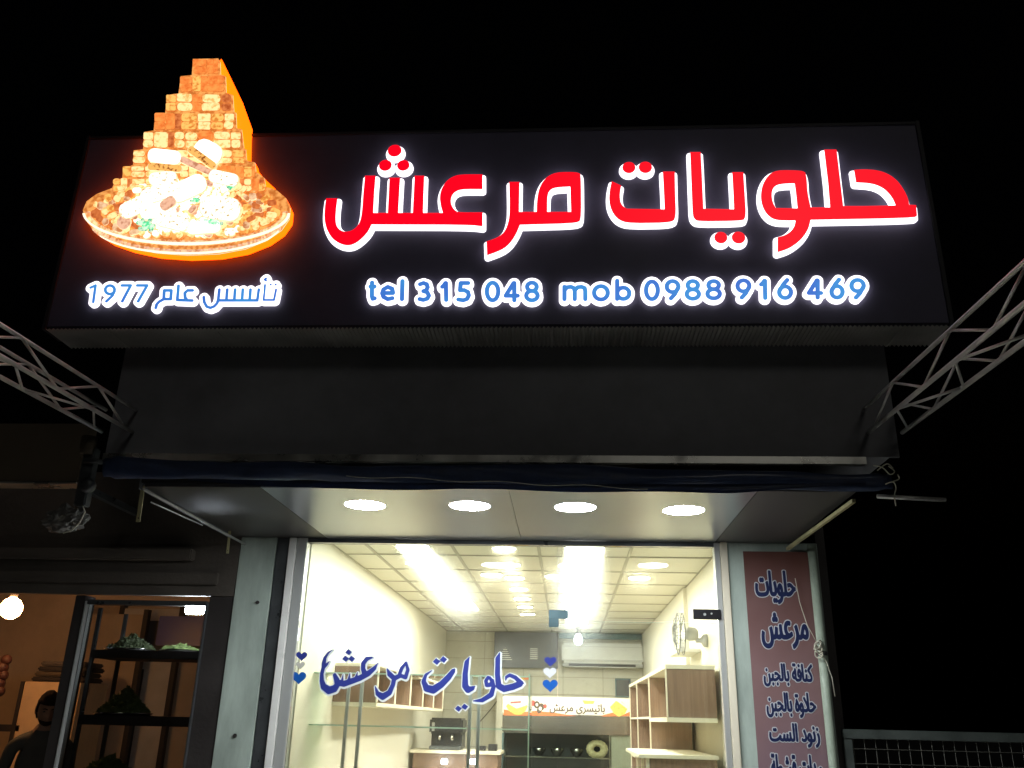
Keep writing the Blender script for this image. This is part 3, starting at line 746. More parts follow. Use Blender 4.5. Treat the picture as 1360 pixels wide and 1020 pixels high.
for x0, y0, x1, y1, m_, rot, lf in ((365, 478, 520, 545, 'p_white', 6, .008), (365, 545, 525, 578, 'p_nut', 4, .009), (570, 440, 705, 545, 'p_white', 28, .009), (535, 500, 690, 535, 'p_nut', 36, .011),
        (500, 545, 700, 575, 'p_pink', 25, .007), (370, 580, 500, 640, 'p_white_nut', -5, .008), (330, 640, 520, 710, 'p_white_nut', -18, .012), (235, 700, 400, 775, 'p_white_nut', -24, .012),
        (460, 610, 640, 700, 'p_white', -25, .010), (640, 580, 780, 640, 'p_white_nut', 12, .012), (600, 690, 790, 800, 'p_white_nut', 8, .012), (400, 760, 560, 840, 'p_white_nut', 14, .012),
        (330, 720, 480, 790, 'p_white', -10, .010), (230, 775, 290, 840, 'p_pink', 40, .008), (420, 700, 500, 750, 'p_pink', -35, .013), (540, 800, 700, 860, 'p_white', -4, .010)):
    pastry(x0, y0, x1, y1, m_, rot, lf, 'cream_roll' if 'white' in str(m_) else 'pastry', .012, .85)
for k in range(110):                                           # cream and nut crumbs; extra white paints the backlit glow of the middle
    a = random.uniform(0, 2*PI); d = math.sqrt(random.random()); x, y = 515+255*d*math.cos(a), 725+120*d*math.sin(a)
    w_ = random.uniform(10, 24); pastry(x-w_, y-w_*.6, x+w_, y+w_*.6, random.choice(['p_white', 'p_white', 'p_white_nut', 'p_white_nut', 'p_pink']), random.uniform(-60, 60), random.uniform(.008, .016), 'blown_cream_crumb', .004, .9)
for x, y, s in ((365, 825, 70), (665, 808, 66), (740, 640, 52), (585, 712, 34), (700, 620, 30)):
    for k in range(12):
        a = random.uniform(0, 360); d = random.uniform(0, s*.55)
        xx, yy = x+d*math.cos(R(a)), y+d*.5*math.sin(R(a)); pastry(xx-s*.32, yy-s*.15, xx+s*.32, yy+s*.15, 'p_leaf', random.uniform(-80, 80), .018, 'pistachio_leaf', .004, .9)
# unify: emission prints share the thing's own base

# ================================================================== under the overhang
DOWN = [((485, 671), 'leftmost'), ((624, 672), 'second from the left'), ((764, 674), 'third from the left'), ((908, 678), 'rightmost')]
for (px, py), which in DOWN:
    c = atz(px, py, zs0-.0008)
    t = empty('downlight', tuple(c), 'round white downlight glowing in the soffit, %s of the four' % which, 'downlight', 'round downlights under the overhang')
    lathe('bezel', c, [(.1185, .0006), (.1185, -.0006), (.1155, -.0006), (.115, .0004)], 'white_plastic', t, 'Z', 32)
    lathe('diffuser', c, [(.1145, .0006), (.1145, -.0002), (.10, -.0004), (.05, -.0005)], 'lamp_cool', t, 'Z', 32)

# rolled awning: a sagging navy cloth roll
aw = empty('rolled_awning', (0, YF-.05, zf_bot-.05), 'rolled navy blue fabric awning tied along the front edge above the downlights', 'awning')
xa, xb = at(140, 625, YF-.06).x, at(1182, 640, YF-.06).x
ca, cb = at(140, 622, YF-.06).z, at(1180, 641, YF-.06).z
bm = bmesh.new(); N = 120; S = 20; rings = []
random.seed(4)
ph = [random.uniform(0, 6.28) for _ in range(8)]
for i in range(N+1):
    t = i/N; x = xa+(xb-xa)*t
    zc = ca+(cb-ca)*t - .006*math.sin(t*PI) + .004*math.sin(t*23+ph[0])+.003*math.sin(t*51+ph[1])
    r0 = .052+.007*math.sin(t*9+ph[2])+.004*math.sin(t*31+ph[3])
    if t < .012 or t > .988: r0 *= .8
    ring = []
    for k in range(S):
        a = 2*PI*k/S; rr = r0*(1+.10*math.sin(3*a+t*14+ph[4])+.05*math.sin(5*a-t*40+ph[5]))
        ring.append(bm.verts.new((x, YF-.065+.75*rr*math.cos(a), zc+rr*math.sin(a))))
    rings.append(ring)
for a, b in zip(rings, rings[1:]):
    for k in range(S): bm.faces.new((a[k], b[k], b[(k+1) % S], a[(k+1) % S]))
bm.faces.new(rings[0]); bm.faces.new(rings[-1][::-1])
bmesh.ops.recalc_face_normals(bm, faces=bm.faces)
build('fabric_roll', bm, 'navy_fabric', aw, True)
# a slack flap of the cloth hanging off the roll, with its pale hem
bm = bmesh.new(); prev = None
for i in range(61):
    t = i/60; px = 250+(1150-250)*t; tp = min(1, t*5, (1-t)*5)
    y0_ = 636+7*math.sin(t*2.3); top = at(px, y0_, YF-.108); bot = at(px, y0_+2+tp*(8+1.5*math.sin(t*9+1)+1.2*math.sin(t*25)), YF-.106)
    v = (bm.verts.new(top), bm.verts.new((top+bot)/2+Vector((0, -.005*math.sin(t*33)*tp, 0))), bm.verts.new(bot))
    if prev: bm.faces.new((prev[0], v[0], v[1], prev[1])); bm.faces.new((prev[1], v[1], v[2], prev[2]))
    prev = v
bmesh.ops.solidify(bm, geom=bm.faces[:], thickness=.003)
build('cloth_flap', bm, 'navy_fabric', aw, True)
tube('hem_cord', [at(460+ (860-460)*i/24, 632+17*(i/24)+1.5*math.sin(i*.9), YF-.119) for i in range(25)], .0018, 'rope', aw, 5)
tube('roller_tube', [at(1165, 659, YF-.06), at(1256, 664, YF-.06)], .011, 'steel_tube', aw)
tube('roller_tube', [at(112, 612, YF-.05), at(142, 614, YF-.05)], .014, 'dark_alu', aw)
# rope ends tied at the right end
t = empty('rope_tie', tuple(at(1180, 640, YF-.1)), 'frayed pale rope knotted round the right end of the navy awning', 'rope')
bm = bmesh.new()
for pts in ([(1160, 618), (1172, 621), (1182, 630), (1188, 626), (1180, 619)], [(1176, 643), (1186, 640), (1190, 648), (1188, 658), (1190, 672)], [(1184, 640), (1194, 636), (1192, 630)], [(1165, 625), (1178, 616), (1186, 622)]):
    add_tube(bm, curved([at(x, y, YF-.125+.01*math.sin(x)) for x, y in pts]), .0032, 6)
build('cord', bm, 'rope', t, True)

# edge rods and straps
t = empty('edge_rod', tuple(at(190, 645, YF)), 'thin metal angle along the left edge of the soffit', 'metal rod')
tube('rod', [at(192, 645, YF)+Vector((0, 0, -.02)), at(326, 719, -.02)+Vector((0, 0, -.02))], .008, 'steel_tube', t)
tube('rod', [at(205, 655, YF+.1)+Vector((-.01, 0, -.05)), at(270, 690, -.65)+Vector((0, 0, -.035))], .004, 'steel_tube', t)
t = empty('edge_rod', tuple(at(1130, 665, YF)), 'yellowish metal angle along the right edge of the soffit', 'metal rod')
bm = bmesh.new(); A = at(1134, 665, YF+.02); B = at(1046, 729, -.05)
add_tube(bm, [A, B], .013, 4); build('rod', bm, 'strap_yellow', t)
for (a, b, w_, lab) in (((190, 645), (183, 693), .011, 'yellowish flat metal strap hanging from the front left corner of the soffit'), ((305, 705), (302, 735), .008, 'short pale strap hanging beside the left pillar')):
    Y_ = YF+.05 if a[0] < 200 else -.25
    p, q = at(*a, Y_), at(*b, Y_)
    bm = bmesh.new(); d = Vector((w_, 0, 0)); e_ = Vector((0, .004, 0))
    for s_ in (1,):
        vs = [bm.verts.new(v) for v in (p-d, p+d, q+d, q-d, p-d+e_, p+d+e_, q+d+e_, q-d+e_)]
        for f in ((0, 1, 2, 3), (7, 6, 5, 4), (0, 4, 5, 1), (1, 5, 6, 2), (2, 6, 7, 3), (3, 7, 4, 0)): bm.faces.new([vs[i] for i in f])
    st = empty('strap', tuple(p), lab, 'strap', 'metal straps under the overhang'); build('flat_bar', bm, 'strap_yellow', st)
    lathe('bolt_hole', q+Vector((0, -.001, .02)), [(w_*.35, .001), (w_*.35, -.001)], 'brown_dark', st, 'Y', 10)

# crank gear with crumpled plastic at the left end of the awning
g = empty('awning_gear', tuple(at(100, 660, YF)), 'worn awning crank gear wrapped in crumpled plastic at the left end of the roll', 'awning gear')
a = at(118, 640, YF+.02)
box('bracket', a.x-.035, a.x+.03, YF-.03, YF+.03, a.z-.14, a.z+.18, 'dark_alu', g, .006)
lathe('gear_drum', at(117, 645, YF-.04), [(.035, .02), (.04, 0), (.04, -.02), (.025, -.03)], 'dark_alu', g, 'Y', 18)
lathe('end_cap', at(117, 592, YF-.03), [(.04, .05), (.042, .0), (.035, -.05)], 'neigh_board', g, 'Z', 18)
bm = bmesh.new(); bmesh.ops.create_icosphere(bm, subdivisions=4, radius=1)
from mathutils import noise
c = at(88, 690, YF+.05)
for v in bm.verts:
    n3 = noise.noise(v.co*2.2)*.35+noise.noise(v.co*6)*.22+noise.noise(v.co*14)*.08
    v.co = Vector((v.co.x*.11*(1+n3), v.co.y*.06*(1+n3), v.co.z*.07*(1+n3)))+c
build('crumpled_sheet', bm, 'plastic_sheet', g)
bm = bmesh.new()
add_tube(bm, [at(x, y, YF-.02) for x, y in ((112, 655), (108, 668), (113, 680), (106, 694), (96, 704), (84, 708))], .004, 6)
build('cord', bm, 'rope', g, True)

# ================================================================== trusses
def truss(name, anchor, vp, w_, h_, sgn, label, ynear):
    """square ladder truss from its lower inner chord"""
    d = ray(*vp).normalized(); L_ = (anchor.y-ynear)/d.y
    root = empty(name, tuple(anchor), label, 'truss', 'lattice trusses reaching out from the shop front')
    up = Vector((0, 0, h_)); out = Vector((sgn*w_, 0, 0))
    c = {'ib': anchor, 'ob': anchor+out, 'it': anchor+up, 'ot': anchor+out+up}
    ends = {k: v-d*L_ for k, v in c.items()}
    for k in c: tube('chord', [c[k]+d*.02, ends[k]], .011 if 'b' in k else .0095, 'steel_tube', root)
    step = .33; n_ = int(L_/step)
    for A, B, ofs in (('ib', 'it', 0), ('ob', 'ot', 1), ('ib', 'ob', 1)):
        for i in range(n_):
            p, q = (A, B) if (i+ofs) % 2 == 0 else (B, A)
            tube('brace', [c[p]-d*(.06+i*step), c[q]-d*(.06+(i+1)*step)], .0065, 'steel_tube', root, 6)
    for k in ('ib', 'ob'):
        e_ = ends[k]+d*.05; tube('post', [e_, (e_.x, e_.y, 0)], .02, 'steel_tube', root)
truss('roof_truss', at(173, 572, YF-.03), (752, 905), .17, .125, -1, 'left steel lattice truss running out from under the pastry tower end of the sign', -4.75)
truss('roof_truss', at(1155, 573, YF-.03), (752, 905), .17, .135, 1, 'right steel lattice truss running out from below the end of the phone number', -4.75)

# ================================================================== menu banner, pipe, rope
mb = empty('menu_banner', tuple(at(1030, 900, -.03)), 'tall reddish printed menu banner with dark blue Arabic words on the right pillar', 'banner')
x0, x1 = (at(987, 741, -.025).x+at(1008, 1018, -.025).x)/2, (at(1079, 741, -.025).x+at(1107, 1018, -.025).x)/2
box('sheet', x0, x1, -.025, -.018, .9, zs0-.06, 'menu_ground', mb)
def words(s, px0, px1, py_top, py_bot, Y, parent, face, back, dil=.004, bold=.0, h=.002, depth=.0015):
    a, b = at(px0, py_bot, Y), at(px1, py_top, Y)
    lps = fit_text(shape_ar(s), a.x, b.x, a.z, b.z)
    gx, gy, D = sdf_grid([('poly', lps)], h, dil+bold+.004)
    f = solid('word', [rdp(q, h*.12) for q in contour(gx, gy, D, bold)], Y-depth, Y-.0002, face, parent)
    if back: solid('word_outline', [rdp(q, h*.15) for q in contour(gx, gy, D, bold+dil)], Y, Y+.0008, back, f)
for s, a, b, t0, t1 in (('حلويات', 1004, 1052, 759, 801), ('مرعش', 1012, 1069, 815, 860), ('كنافة بالجبن', 1014, 1076, 882, 911), ('حلاوة بالجبن', 1018, 1080, 921, 952), ('زنود الست', 1022, 1085, 962, 991), ('مدات قشطة', 1024, 1089, 1003, 1034)):
    words(s, a+1.5, b+1.5, t0, t1, -.0262, mb, 'menu_blue', 'menu_white', .0055, .0036 if t0 > 870 else .0055)

pp = empty('drainpipe', tuple(at(1092, 1010, -.05)), 'pale green drainpipe running down beside the menu banner', 'pipe')
pxx = (at(1083, 780, -.06).x+at(1107, 1015, -.06).x)/2
tube('pipe', [(pxx, -.06, .13), (pxx, -.06, zs0-.02)], .028, 'pipe_green', pp, 16)
c = at(1090, 868, -.06); tube('clamp', [(pxx, -.06, c.z-.012), (pxx, -.06, c.z+.012)], .032, 'dark_alu', pp, 16)
rp_ = empty('tied_rope', tuple(at(1088, 862, -.09)), 'thin pale rope knotted round the drainpipe beside the menu banner', 'rope')
bm = bmesh.new()
add_tube(bm, [at(x, y, -.062) for x, y in ((1056, 768), (1062, 800), (1072, 830), (1084, 852))], .0025, 6)
add_tube(bm, [at(x, y, -.1) for x, y in ((1090, 865), (1098, 880), (1105, 900), (1109, 925))], .0025, 6)
c = at(1086, 862, -.095)
for k in range(5):
    add_tube(bm, [c+Vector((.022*math.cos(a+k), -.012+.012*math.sin(a*2+k), .03*math.sin(a)+(.012*(k-2)))) for a in [PI*2*j/12 for j in range(12)]], .0045, 6)
build('cord', bm, 'rope', rp_, True)

# mesh fence at the lower right
fx0, fz = at(1119, 975, 0).x, at(1240, 971, 0).z
fn = empty('mesh_fence', (fx0+1.5, 0, .0), 'dark green metal fence with a square wire mesh beside the shop', 'fence')
box('rail', fx0, fx0+3, -.02, .02, fz-.055, fz, 'fence_metal', fn, .004)
box('post', fx0, fx0+.05, -.018, .018, .1, fz-.056, 'fence_metal', fn, .004)
for k in (1, 2): box('post', fx0+1.5*k-.03, fx0+1.5*k+.03, -.018, .018, .1, fz-.056, 'fence_metal', fn, .004)
box('rail', fx0+.05, fx0+3, -.018, .018, .1, .15, 'fence_metal', fn, .004)
bm = bmesh.new()
for i in range(46): add_tube(bm, [(fx0+.06+i*.066, .004, .15), (fx0+.06+i*.066, .004, fz-.05)], .0028, 5)
for i in range(18): add_tube(bm, [(fx0+.05, -.002, fz-.11-i*.082), (fx0+3, -.002, fz-.11-i*.082)], .0028, 5)
tag(build('wire_mesh', bm, 'fence_wire', fn), kind='stuff')

# ================================================================== shop interior
# ceiling lights in the tiles
rowsL = [(-1.13, 'lamp_panel', .11, [.64+.715*k for k in range(6)], 'left'), (-.46, 'lamp_warm', .085, [.64+.715*k for k in range(7)], 'middle'),
         (.135, 'lamp_panel', .135, [.64+.715*k for k in range(8)], 'right')]
for x, mm, r, ys, nm in rowsL:
    for j, y in enumerate(ys):
        nth = ['nearest the window', 'second from the window', 'third from the window', 'fourth from the window', 'fifth from the window', 'sixth from the window', 'seventh from the window', 'farthest from the window'][j]
        if nm == 'middle': 
            t = empty('ceiling_lamp', (x, y, ZC-.012), 'round warm ceiling lamp in the middle row, %s' % nth, 'ceiling light', 'lamps set in the shop ceiling')
            lathe('bezel', (x, y, ZC-.008), [(r+.012, .004), (r+.012, -.004), (r, -.006)], 'white_plastic', t, 'Z', 28)
            lathe('diffuser', (x, y, ZC-.015), [(r, .003), (r*.95, -.002)], mm, t, 'Z', 28)
        else:  # left and right lights stretched long to carry the smeared glare
            t = empty('ceiling_lamp', (x, y, ZC-.012), 'white ceiling light drawn out long for its glare in the %s row, %s' % (nm, nth), 'ceiling light', 'lamps set in the shop ceiling')
            box('tray', x-r-.012, x+r+.012, y-.342, y+.342, ZC-.014, ZC-.0075, 'white_plastic', t, .002)
            box('diffuser', x-r, x+r, y-.33, y+.33, ZC-.018, ZC-.0142, mm, t, .001)
for px, py, lab in ((849, 767, 'round white ceiling lamp near the right wall of the shop'), (653, 763, 'round white ceiling lamp just left of the middle row'), (738, 765, 'round white ceiling lamp just left of the right panel row')):
    c = atz(px, py, ZC-.01)
    t = empty('ceiling_lamp', tuple(c), lab, 'ceiling light', 'lamps set in the shop ceiling')
    lathe('bezel', c, [(.105, .004), (.105, -.004), (.096, -.006)], 'white_plastic', t, 'Z', 28)
    lathe('diffuser', c+Vector((0, 0, -.006)), [(.094, .003), (.09, -.002)], 'lamp_warm', t, 'Z', 28)
# bulb hanging at the back
c = at(768, 850, YB-.95); top = Vector((c.x, c.y, ZC-.01))
t = empty('hanging_bulb', tuple(top), 'bare white bulb hanging from the ceiling in front of the air conditioner', 'light bulb')
lathe('holder', (c.x, c.y, c.z+.10), [(.02, ZC-.01-c.z-.10), (.05, ZC-.02-c.z-.10), (.02, ZC-.05-c.z-.10), (.02, .03), (.028, -.02)], 'black_plastic', t, 'Z', 16)
lathe('bulb', c, [(.02, .085), (.045, .04), (.058, 0), (.045, -.045), (.012, -.065)], 'led_small', t, 'Z', 20)

# air conditioner
A, B = at(746, 853, YB-.22), at(856, 888, YB-.22)
ac = empty('air_conditioner', ((A.x+B.x)/2, YB-.1, B.z), 'white wall air conditioner at the back of the shop under a dark band', 'air conditioner')
box('casing', A.x, B.x, YB-.22, YB-.002, B.z+.06, A.z, 'white_plastic', ac, .03)
box('lower_casing', A.x+.01, B.x-.01, YB-.20, YB-.002, B.z+.012, B.z+.058, 'grey_plastic', ac, .012)
box('air_slot', A.x+.10, B.x-.12, YB-.206, YB-.19, B.z+.014, B.z+.05, 'black_plastic', ac, .003)
box('louvre', A.x+.10, B.x-.12, YB-.222, YB-.208, B.z+.005, B.z+.014, 'white_plastic', ac, .002)
box('trim_line', A.x+.02, B.x-.02, YB-.2225, YB-.2195, B.z+.10, B.z+.106, 'grey_plastic', ac)
box('seam', A.x+.02, B.x-.02, YB-.2225, YB-.2195, A.z-.055, A.z-.051, 'grey_plastic', ac)
A = at(742, 838, YB-.04); B = at(858, 850, YB-.04)
t = box('duct_band', A.x, XR-.04, YB-.06, YB-.002, B.z, ZC-.01, 'teal_metal', None, .004); tag(t, 'dark teal metal duct band above the air conditioner', 'duct')
# dark screen panel
A, B = at(657, 838, YB-.08), at(741, 888, YB-.08)
t = empty('wall_screen', ((A.x+B.x)/2, YB-.04, B.z), 'dark grey screen panel high on the back wall left of the air conditioner', 'screen')
box('panel', A.x, B.x, YB-.08, YB-.002, B.z, A.z-.01, 'dark_screen', t, .006)
for px, py, n_, w_ in ((671, 868, 6, 9), (709, 867, 6, 10)):
    bm = bmesh.new()
    for k in range(n_):
        a = at(px-(w_*(.3+.14*k) if px < 700 else w_/2), py-6+2.6*k, YB-.082); b = at(px+(w_*(.3+.14*k) if px < 700 else w_/2), py-6+2.6*k+1.5, YB-.082)
        add_box(bm, a.x, b.x, YB-.0835, YB-.0805, b.z, a.z)
    build('reflection_strip', bm, 'white_plastic', t)  # white strips modelled in place of reflections on the dark panel
# small window on the back wall
A, B = at(817, 901, YB-.03), at(838, 926, YB-.03)
t = empty('back_window', tuple(B), 'small dark teal window on the back wall beside the tall shelves', 'window')
box('pane', A.x+.015, B.x-.015, YB-.012, YB-.003, B.z+.015, A.z-.015, 'dark_screen', t)
bm = bmesh.new(); add_box(bm, A.x, A.x+.014, YB-.03, YB-.002, B.z, A.z); add_box(bm, B.x-.014, B.x, YB-.03, YB-.002, B.z, A.z)
add_box(bm, A.x+.0145, B.x-.0145, YB-.028, YB-.002, A.z-.014, A.z); add_box(bm, A.x+.0145, B.x-.0145, YB-.028, YB-.002, B.z, B.z+.014)
build('frame', bm, 'teal_metal', t)

# pastry display counter with banner
YD = 5.3
A, B = at(668, 924, YD), at(838, 951, YD)
dc = empty('display_counter', ((A.x+B.x)/2, YD+.3, .15), 'stainless display counter at the back with a printed banner along its top', 'display counter')
B2 = at(752, 975, YD); x0, x1 = A.x, B.x
bn = box('banner', x0, x1, YD-.004, YD+.02, B.z, A.z, 'banner_white', dc, .002)
box('canopy', x0, x1, YD+.0, YD+.7, B2.z, B.z-.004, 'stainless', dc, .015)
box('ledge', x0-.01, x1+.01, YD-.03, YD-.001, (B.z+B2.z)/2-.06, (B.z+B2.z)/2-.045, 'stainless', dc, .003)
# banner print
def blob(name, pts, m_, dy_=.0005):
    solid(name, [[(p.x, p.z) for p in [at(x, y, YD-.004) for x, y in pts]]], YD-.0045-dy_-.0006, YD-.0042, m_, bn)
blob('printed_wave', [(669, 942), (690, 946), (712, 944), (740, 947), (765, 951), (669, 950)], 'banner_orange')
blob('printed_wave', [(800, 950), (815, 946), (826, 950), (837, 945), (837, 951), (800, 951.5)], 'banner_orange')
blob('printed_platter', [(672, 938), (676, 944), (684, 949), (692, 949), (698, 944), (701, 938), (696, 933), (684, 930), (676, 933)], 'banner_gold', .001)
blob('printed_cream', [(674, 934), (684, 927), (696, 930), (699, 937), (686, 941)], 'banner_white', .0018)
blob('printed_label', [(678, 932), (692, 931), (692, 933.5), (678, 934.5)], 'banner_red', .0026)
for cx, cy, r_, m_ in ((708, 934, 4, 'banner_red'), (713, 936, 5, 'banner_dark'), (719, 939, 5, 'banner_dark'), (724, 938, 3, 'banner_red'), (716, 944, 4, 'banner_dark')):
    blob('printed_sweet', [(cx+r_*math.cos(a)*.8, cy+r_*math.sin(a)) for a in [PI*2*k/14 for k in range(14)]], m_, .0012)
for cx, cy, r_, m_ in ((717.5, 941, 2.6, 'banner_white'), (713, 936, 2.2, 'banner_white')):
    blob('printed_sweet', [(cx+r_*math.cos(a)*.8, cy+r_*math.sin(a)) for a in [PI*2*k/14 for k in range(14)]], m_, .002)
blob('printed_basket', [(810, 939), (818, 931), (826, 932), (834, 940), (830, 948), (822, 952), (815, 947)], 'banner_gold', .0012)
blob('printed_card', [(820, 928), (836, 941), (834, 942), (818, 930)], 'banner_white', .002)
blob('printed_crown', [(773, 930), (790, 931), (788, 935), (776, 935)], 'banner_gold', .001)
words('باتيسري مرعش', 730, 803, 935.5, 950, YD-.0048, bn, 'banner_dark', None, .001, .003, .0035)
# glazed case below
zc1 = B2.z-.004
box('case_back', x0+.02, x1-.24, YD+.5, YD+.52, .5, zc1, 'dark_screen', dc)
box('case_side', x1-.235, x1, YD+.05, YD+.5, .5, zc1, 'back_tile', dc)
box('case_side', x0, x0+.018, YD+.02, YD+.6, .5, zc1, 'teal_metal', dc)
box('glass_front', x0+.02, x1-.01, YD+.01, YD+.016, .9, zc1, 'glass', dc)
sh = at(780, 1005, YD+.3)
box('shelf', x0+.02, x1-.24, YD+.05, YD+.49, sh.z-.015, sh.z, 'stainless', dc)
box('cabinet_body', x0, x1, YD+.03, YD+.7, .15, .5, 'stainless', dc, .01)
for i, px in enumerate((716, 740, 766)):
    c = at(px, 1000, YD+.25); c.z = sh.z
    t = lathe('metal_bowl', c, [(.035, .0), (.075, .05), (.09, .09), (.086, .09), (.06, .04)], 'bowl_metal', None, 'Z', 24)
    tag(t, ['steel bowl in the display case, nearest the glass pane edge on the left', 'middle steel bowl of three in the display case', 'steel bowl in the display case beside the ring cake'][i], 'bowl', 'steel bowls in the display case')
c = at(793, 1001, YD+.2); c.z = sh.z+.03
bm = bmesh.new(); rings = []
for k in range(32):
    a = 2*PI*k/32; ring = []
    for j in range(12):
        b = 2*PI*j/12; rr = .085+.045*math.cos(b)*(1+.08*math.cos(k*PI)); ring.append(bm.verts.new((c.x+rr*math.cos(a), c.y-.02+.045*math.sin(b)-.0, c.z+.06+rr*.8*math.sin(a))))
    rings.append(ring)
for k in range(32):
    a, b = rings[k], rings[(k+1) % 32]
    for j in range(12): bm.faces.new((a[j], b[j], b[(j+1) % 12], a[(j+1) % 12]))
bmesh.ops.recalc_face_normals(bm, faces=bm.faces)
t = build('ring_cake', bm, 'ring_cake', None, True); tag(t, 'pale ring shaped cake standing on edge in the display case', 'cake')

# right wall shelving
sv = empty('shelving_unit', (.9, 3, .15), 'tall brown wood shelving with cream edges along the right wall', 'shelves')
xf, xw = .73, XR-.038; zt = 2.0
y1_, y2_, y3_, y4_ = .95, 2.37, 3.79, 4.86
def panel(name, a, b, c, d, e_, f, m_='wood'): return box(name, a, b, c, d, e_, f, m_, sv, .001)
for y in (y2_, y3_, y4_):
    panel('side_panel', xf+.004, xw, y, y+.02, .15, zt-.03); panel('edge_strip', xf-.006, xf+.003, y-.004, y+.026, .15, zt-.03, 'cream_edge')
panel('side_panel', xf+.004, xw, y1_, y1_+.02, 1.64, zt-.03)
panel('edge_strip', xf-.006, xf+.003, y1_-.002, y1_+.022, 1.64, zt-.03, 'cream_edge')
panel('top', xf-.008, xw, y1_-.01, y4_+.03, zt-.029, zt, 'cream_edge')
panel('shelf', xf-.008, xw, y1_-.01, y2_-.006, 1.607, 1.638, 'cream_edge')
panel('back_panel', xw-.012, xw-.001, y1_+.022, y2_-.002, 1.64, zt-.031); panel('back_panel', xw-.012, xw-.001, y2_+.022, y4_-.002, .2, zt-.031)
for z in (.45, .85, 1.25, 1.63):
    for a, b in ((y2_, y3_), (y3_, y4_)): panel('shelf', xf+.004, xw-.013, a+.021, b-.001, z, z+.018); panel('edge_strip', xf-.004, xf+.003, a+.027, b-.005, z, z+.018, 'cream_edge')
ct = empty('shop_counter', (.8, 1.8, .15), 'low cream topped cabinet under the first wall shelf on the right', 'cabinet')
box('top', xf-.22, xw-.014, y1_-.05, y2_-.03, 1.365, 1.39, 'cream_edge', ct, .003)
box('body', xf-.14, xw-.02, y1_, y2_-.04, .15, 1.363, 'wood', ct, .003)
for k in range(3): box('divider', xf-.165, xf-.142, y1_+.0+k*.45, y1_+.025+k*.45, .2, 1.362, 'cream_edge', ct)
for (y, z, r_, m_, lab, nm) in ((y1_+.25, 1.639, .05, 'black_plastic', 'small dark round tin on the wall shelf at the right', 'tin'), (y1_+.45, 1.639, .04, 'bowl_metal', 'small shiny jar behind the dark tin on the wall shelf', 'jar')):
    t = lathe(nm, (xf+.12, y, z), [(r_, 0), (r_, .06), (r_*.8, .075), (r_*.8, .09)], m_, None, 'Z', 20); tag(t, lab, nm)
# wall fan
fc = atx(922, 842, XR-.10)
fan = empty('wall_fan', (XR-.002, fc.y, fc.z), 'grey wall fan on the right wall seen edge on behind the door lock', 'fan')
lathe('mount', (XR-.002, fc.y, fc.z-.05), [(.05, -.0), (.05, -.03), (.02, -.05), (.02, -.09)], 'grey_plastic', fan, 'X', 16)
lathe('motor', (XR-.14, fc.y, fc.z), [(.03, .07), (.05, .05), (.055, 0), (.04, -.03)], 'grey_plastic', fan, 'X', 20)
bm = bmesh.new()
for rr, xx in ((.16, -.19), (.16, -.23), (.12, -.25), (.07, -.262)):
    add_tube(bm, [(XR+xx, fc.y+rr*math.cos(2*PI*k/28), fc.z+rr*math.sin(2*PI*k/28)) for k in range(29)], .0035, 5)
for k in range(16):
    a = 2*PI*k/16; add_tube(bm, [(XR-.17, fc.y+.05*math.cos(a), fc.z+.05*math.sin(a)), (XR-.19, fc.y+.16*math.cos(a), fc.z+.16*math.sin(a)), (XR-.23, fc.y+.16*math.cos(a), fc.z+.16*math.sin(a)), (XR-.265, fc.y+.02*math.cos(a), fc.z+.02*math.sin(a))], .002, 4)
build('cage', bm, 'dark_alu', fan, True)
for k in range(3):
    bm = bmesh.new(); a = 2*PI*k/3+.4; u = Vector((0, math.cos(a), math.sin(a))); v = Vector((0, -math.sin(a), math.cos(a))); c = Vector((XR-.21, fc.y, fc.z))
    ps = [c+u*.03-v*.015+Vector((.01, 0, 0)), c+u*.14-v*.05+Vector((.02, 0, 0)), c+u*.14+v*.04-Vector((.015, 0, 0)), c+u*.03+v*.02-Vector((.005, 0, 0))]
    quad(bm, *ps); bmesh.ops.solidify(bm, geom=bm.faces[:], thickness=.003); build('blade', bm, 'grey_plastic', fan)
a_ = atx(905, 862, XR-.15)
t = box('wall_box', XR-.19, XR-.004, a_.y-.1, a_.y+.55, a_.z-.03, a_.z+.0, 'white_plastic', None, .005); tag(t, 'small white shelf board on the right wall under the fan', 'shelf board')

# left wall cubby shelves
cb = empty('cubby_shelf', (XL+.15, 2.8, 1.66), 'brown wall mounted cubby shelf with cream edges on the left wall', 'shelves')
ya, yb_, za, zb_ = 1.0, 4.75, 1.665, 1.97; xo = XL+.335
box('top', XL+.002, xo, ya, yb_, zb_-.022, zb_, 'cream_edge', cb, .002); box('bottom', XL+.002, xo, ya, yb_, za, za+.028, 'cream_edge', cb, .002)
box('back_panel', XL+.002, XL+.012, ya+.002, yb_-.002, za+.029, zb_-.023, 'wood', cb)
for k in range(6):
    y = ya+(yb_-ya-.02)*k/5
    box('divider', XL+.013, xo-.008, y, y+.018, za+.029, zb_-.023, 'wood', cb); box('edge_strip', xo-.007, xo+.002, y-.006, y+.024, za+.029, zb_-.023, 'cream_edge', cb)

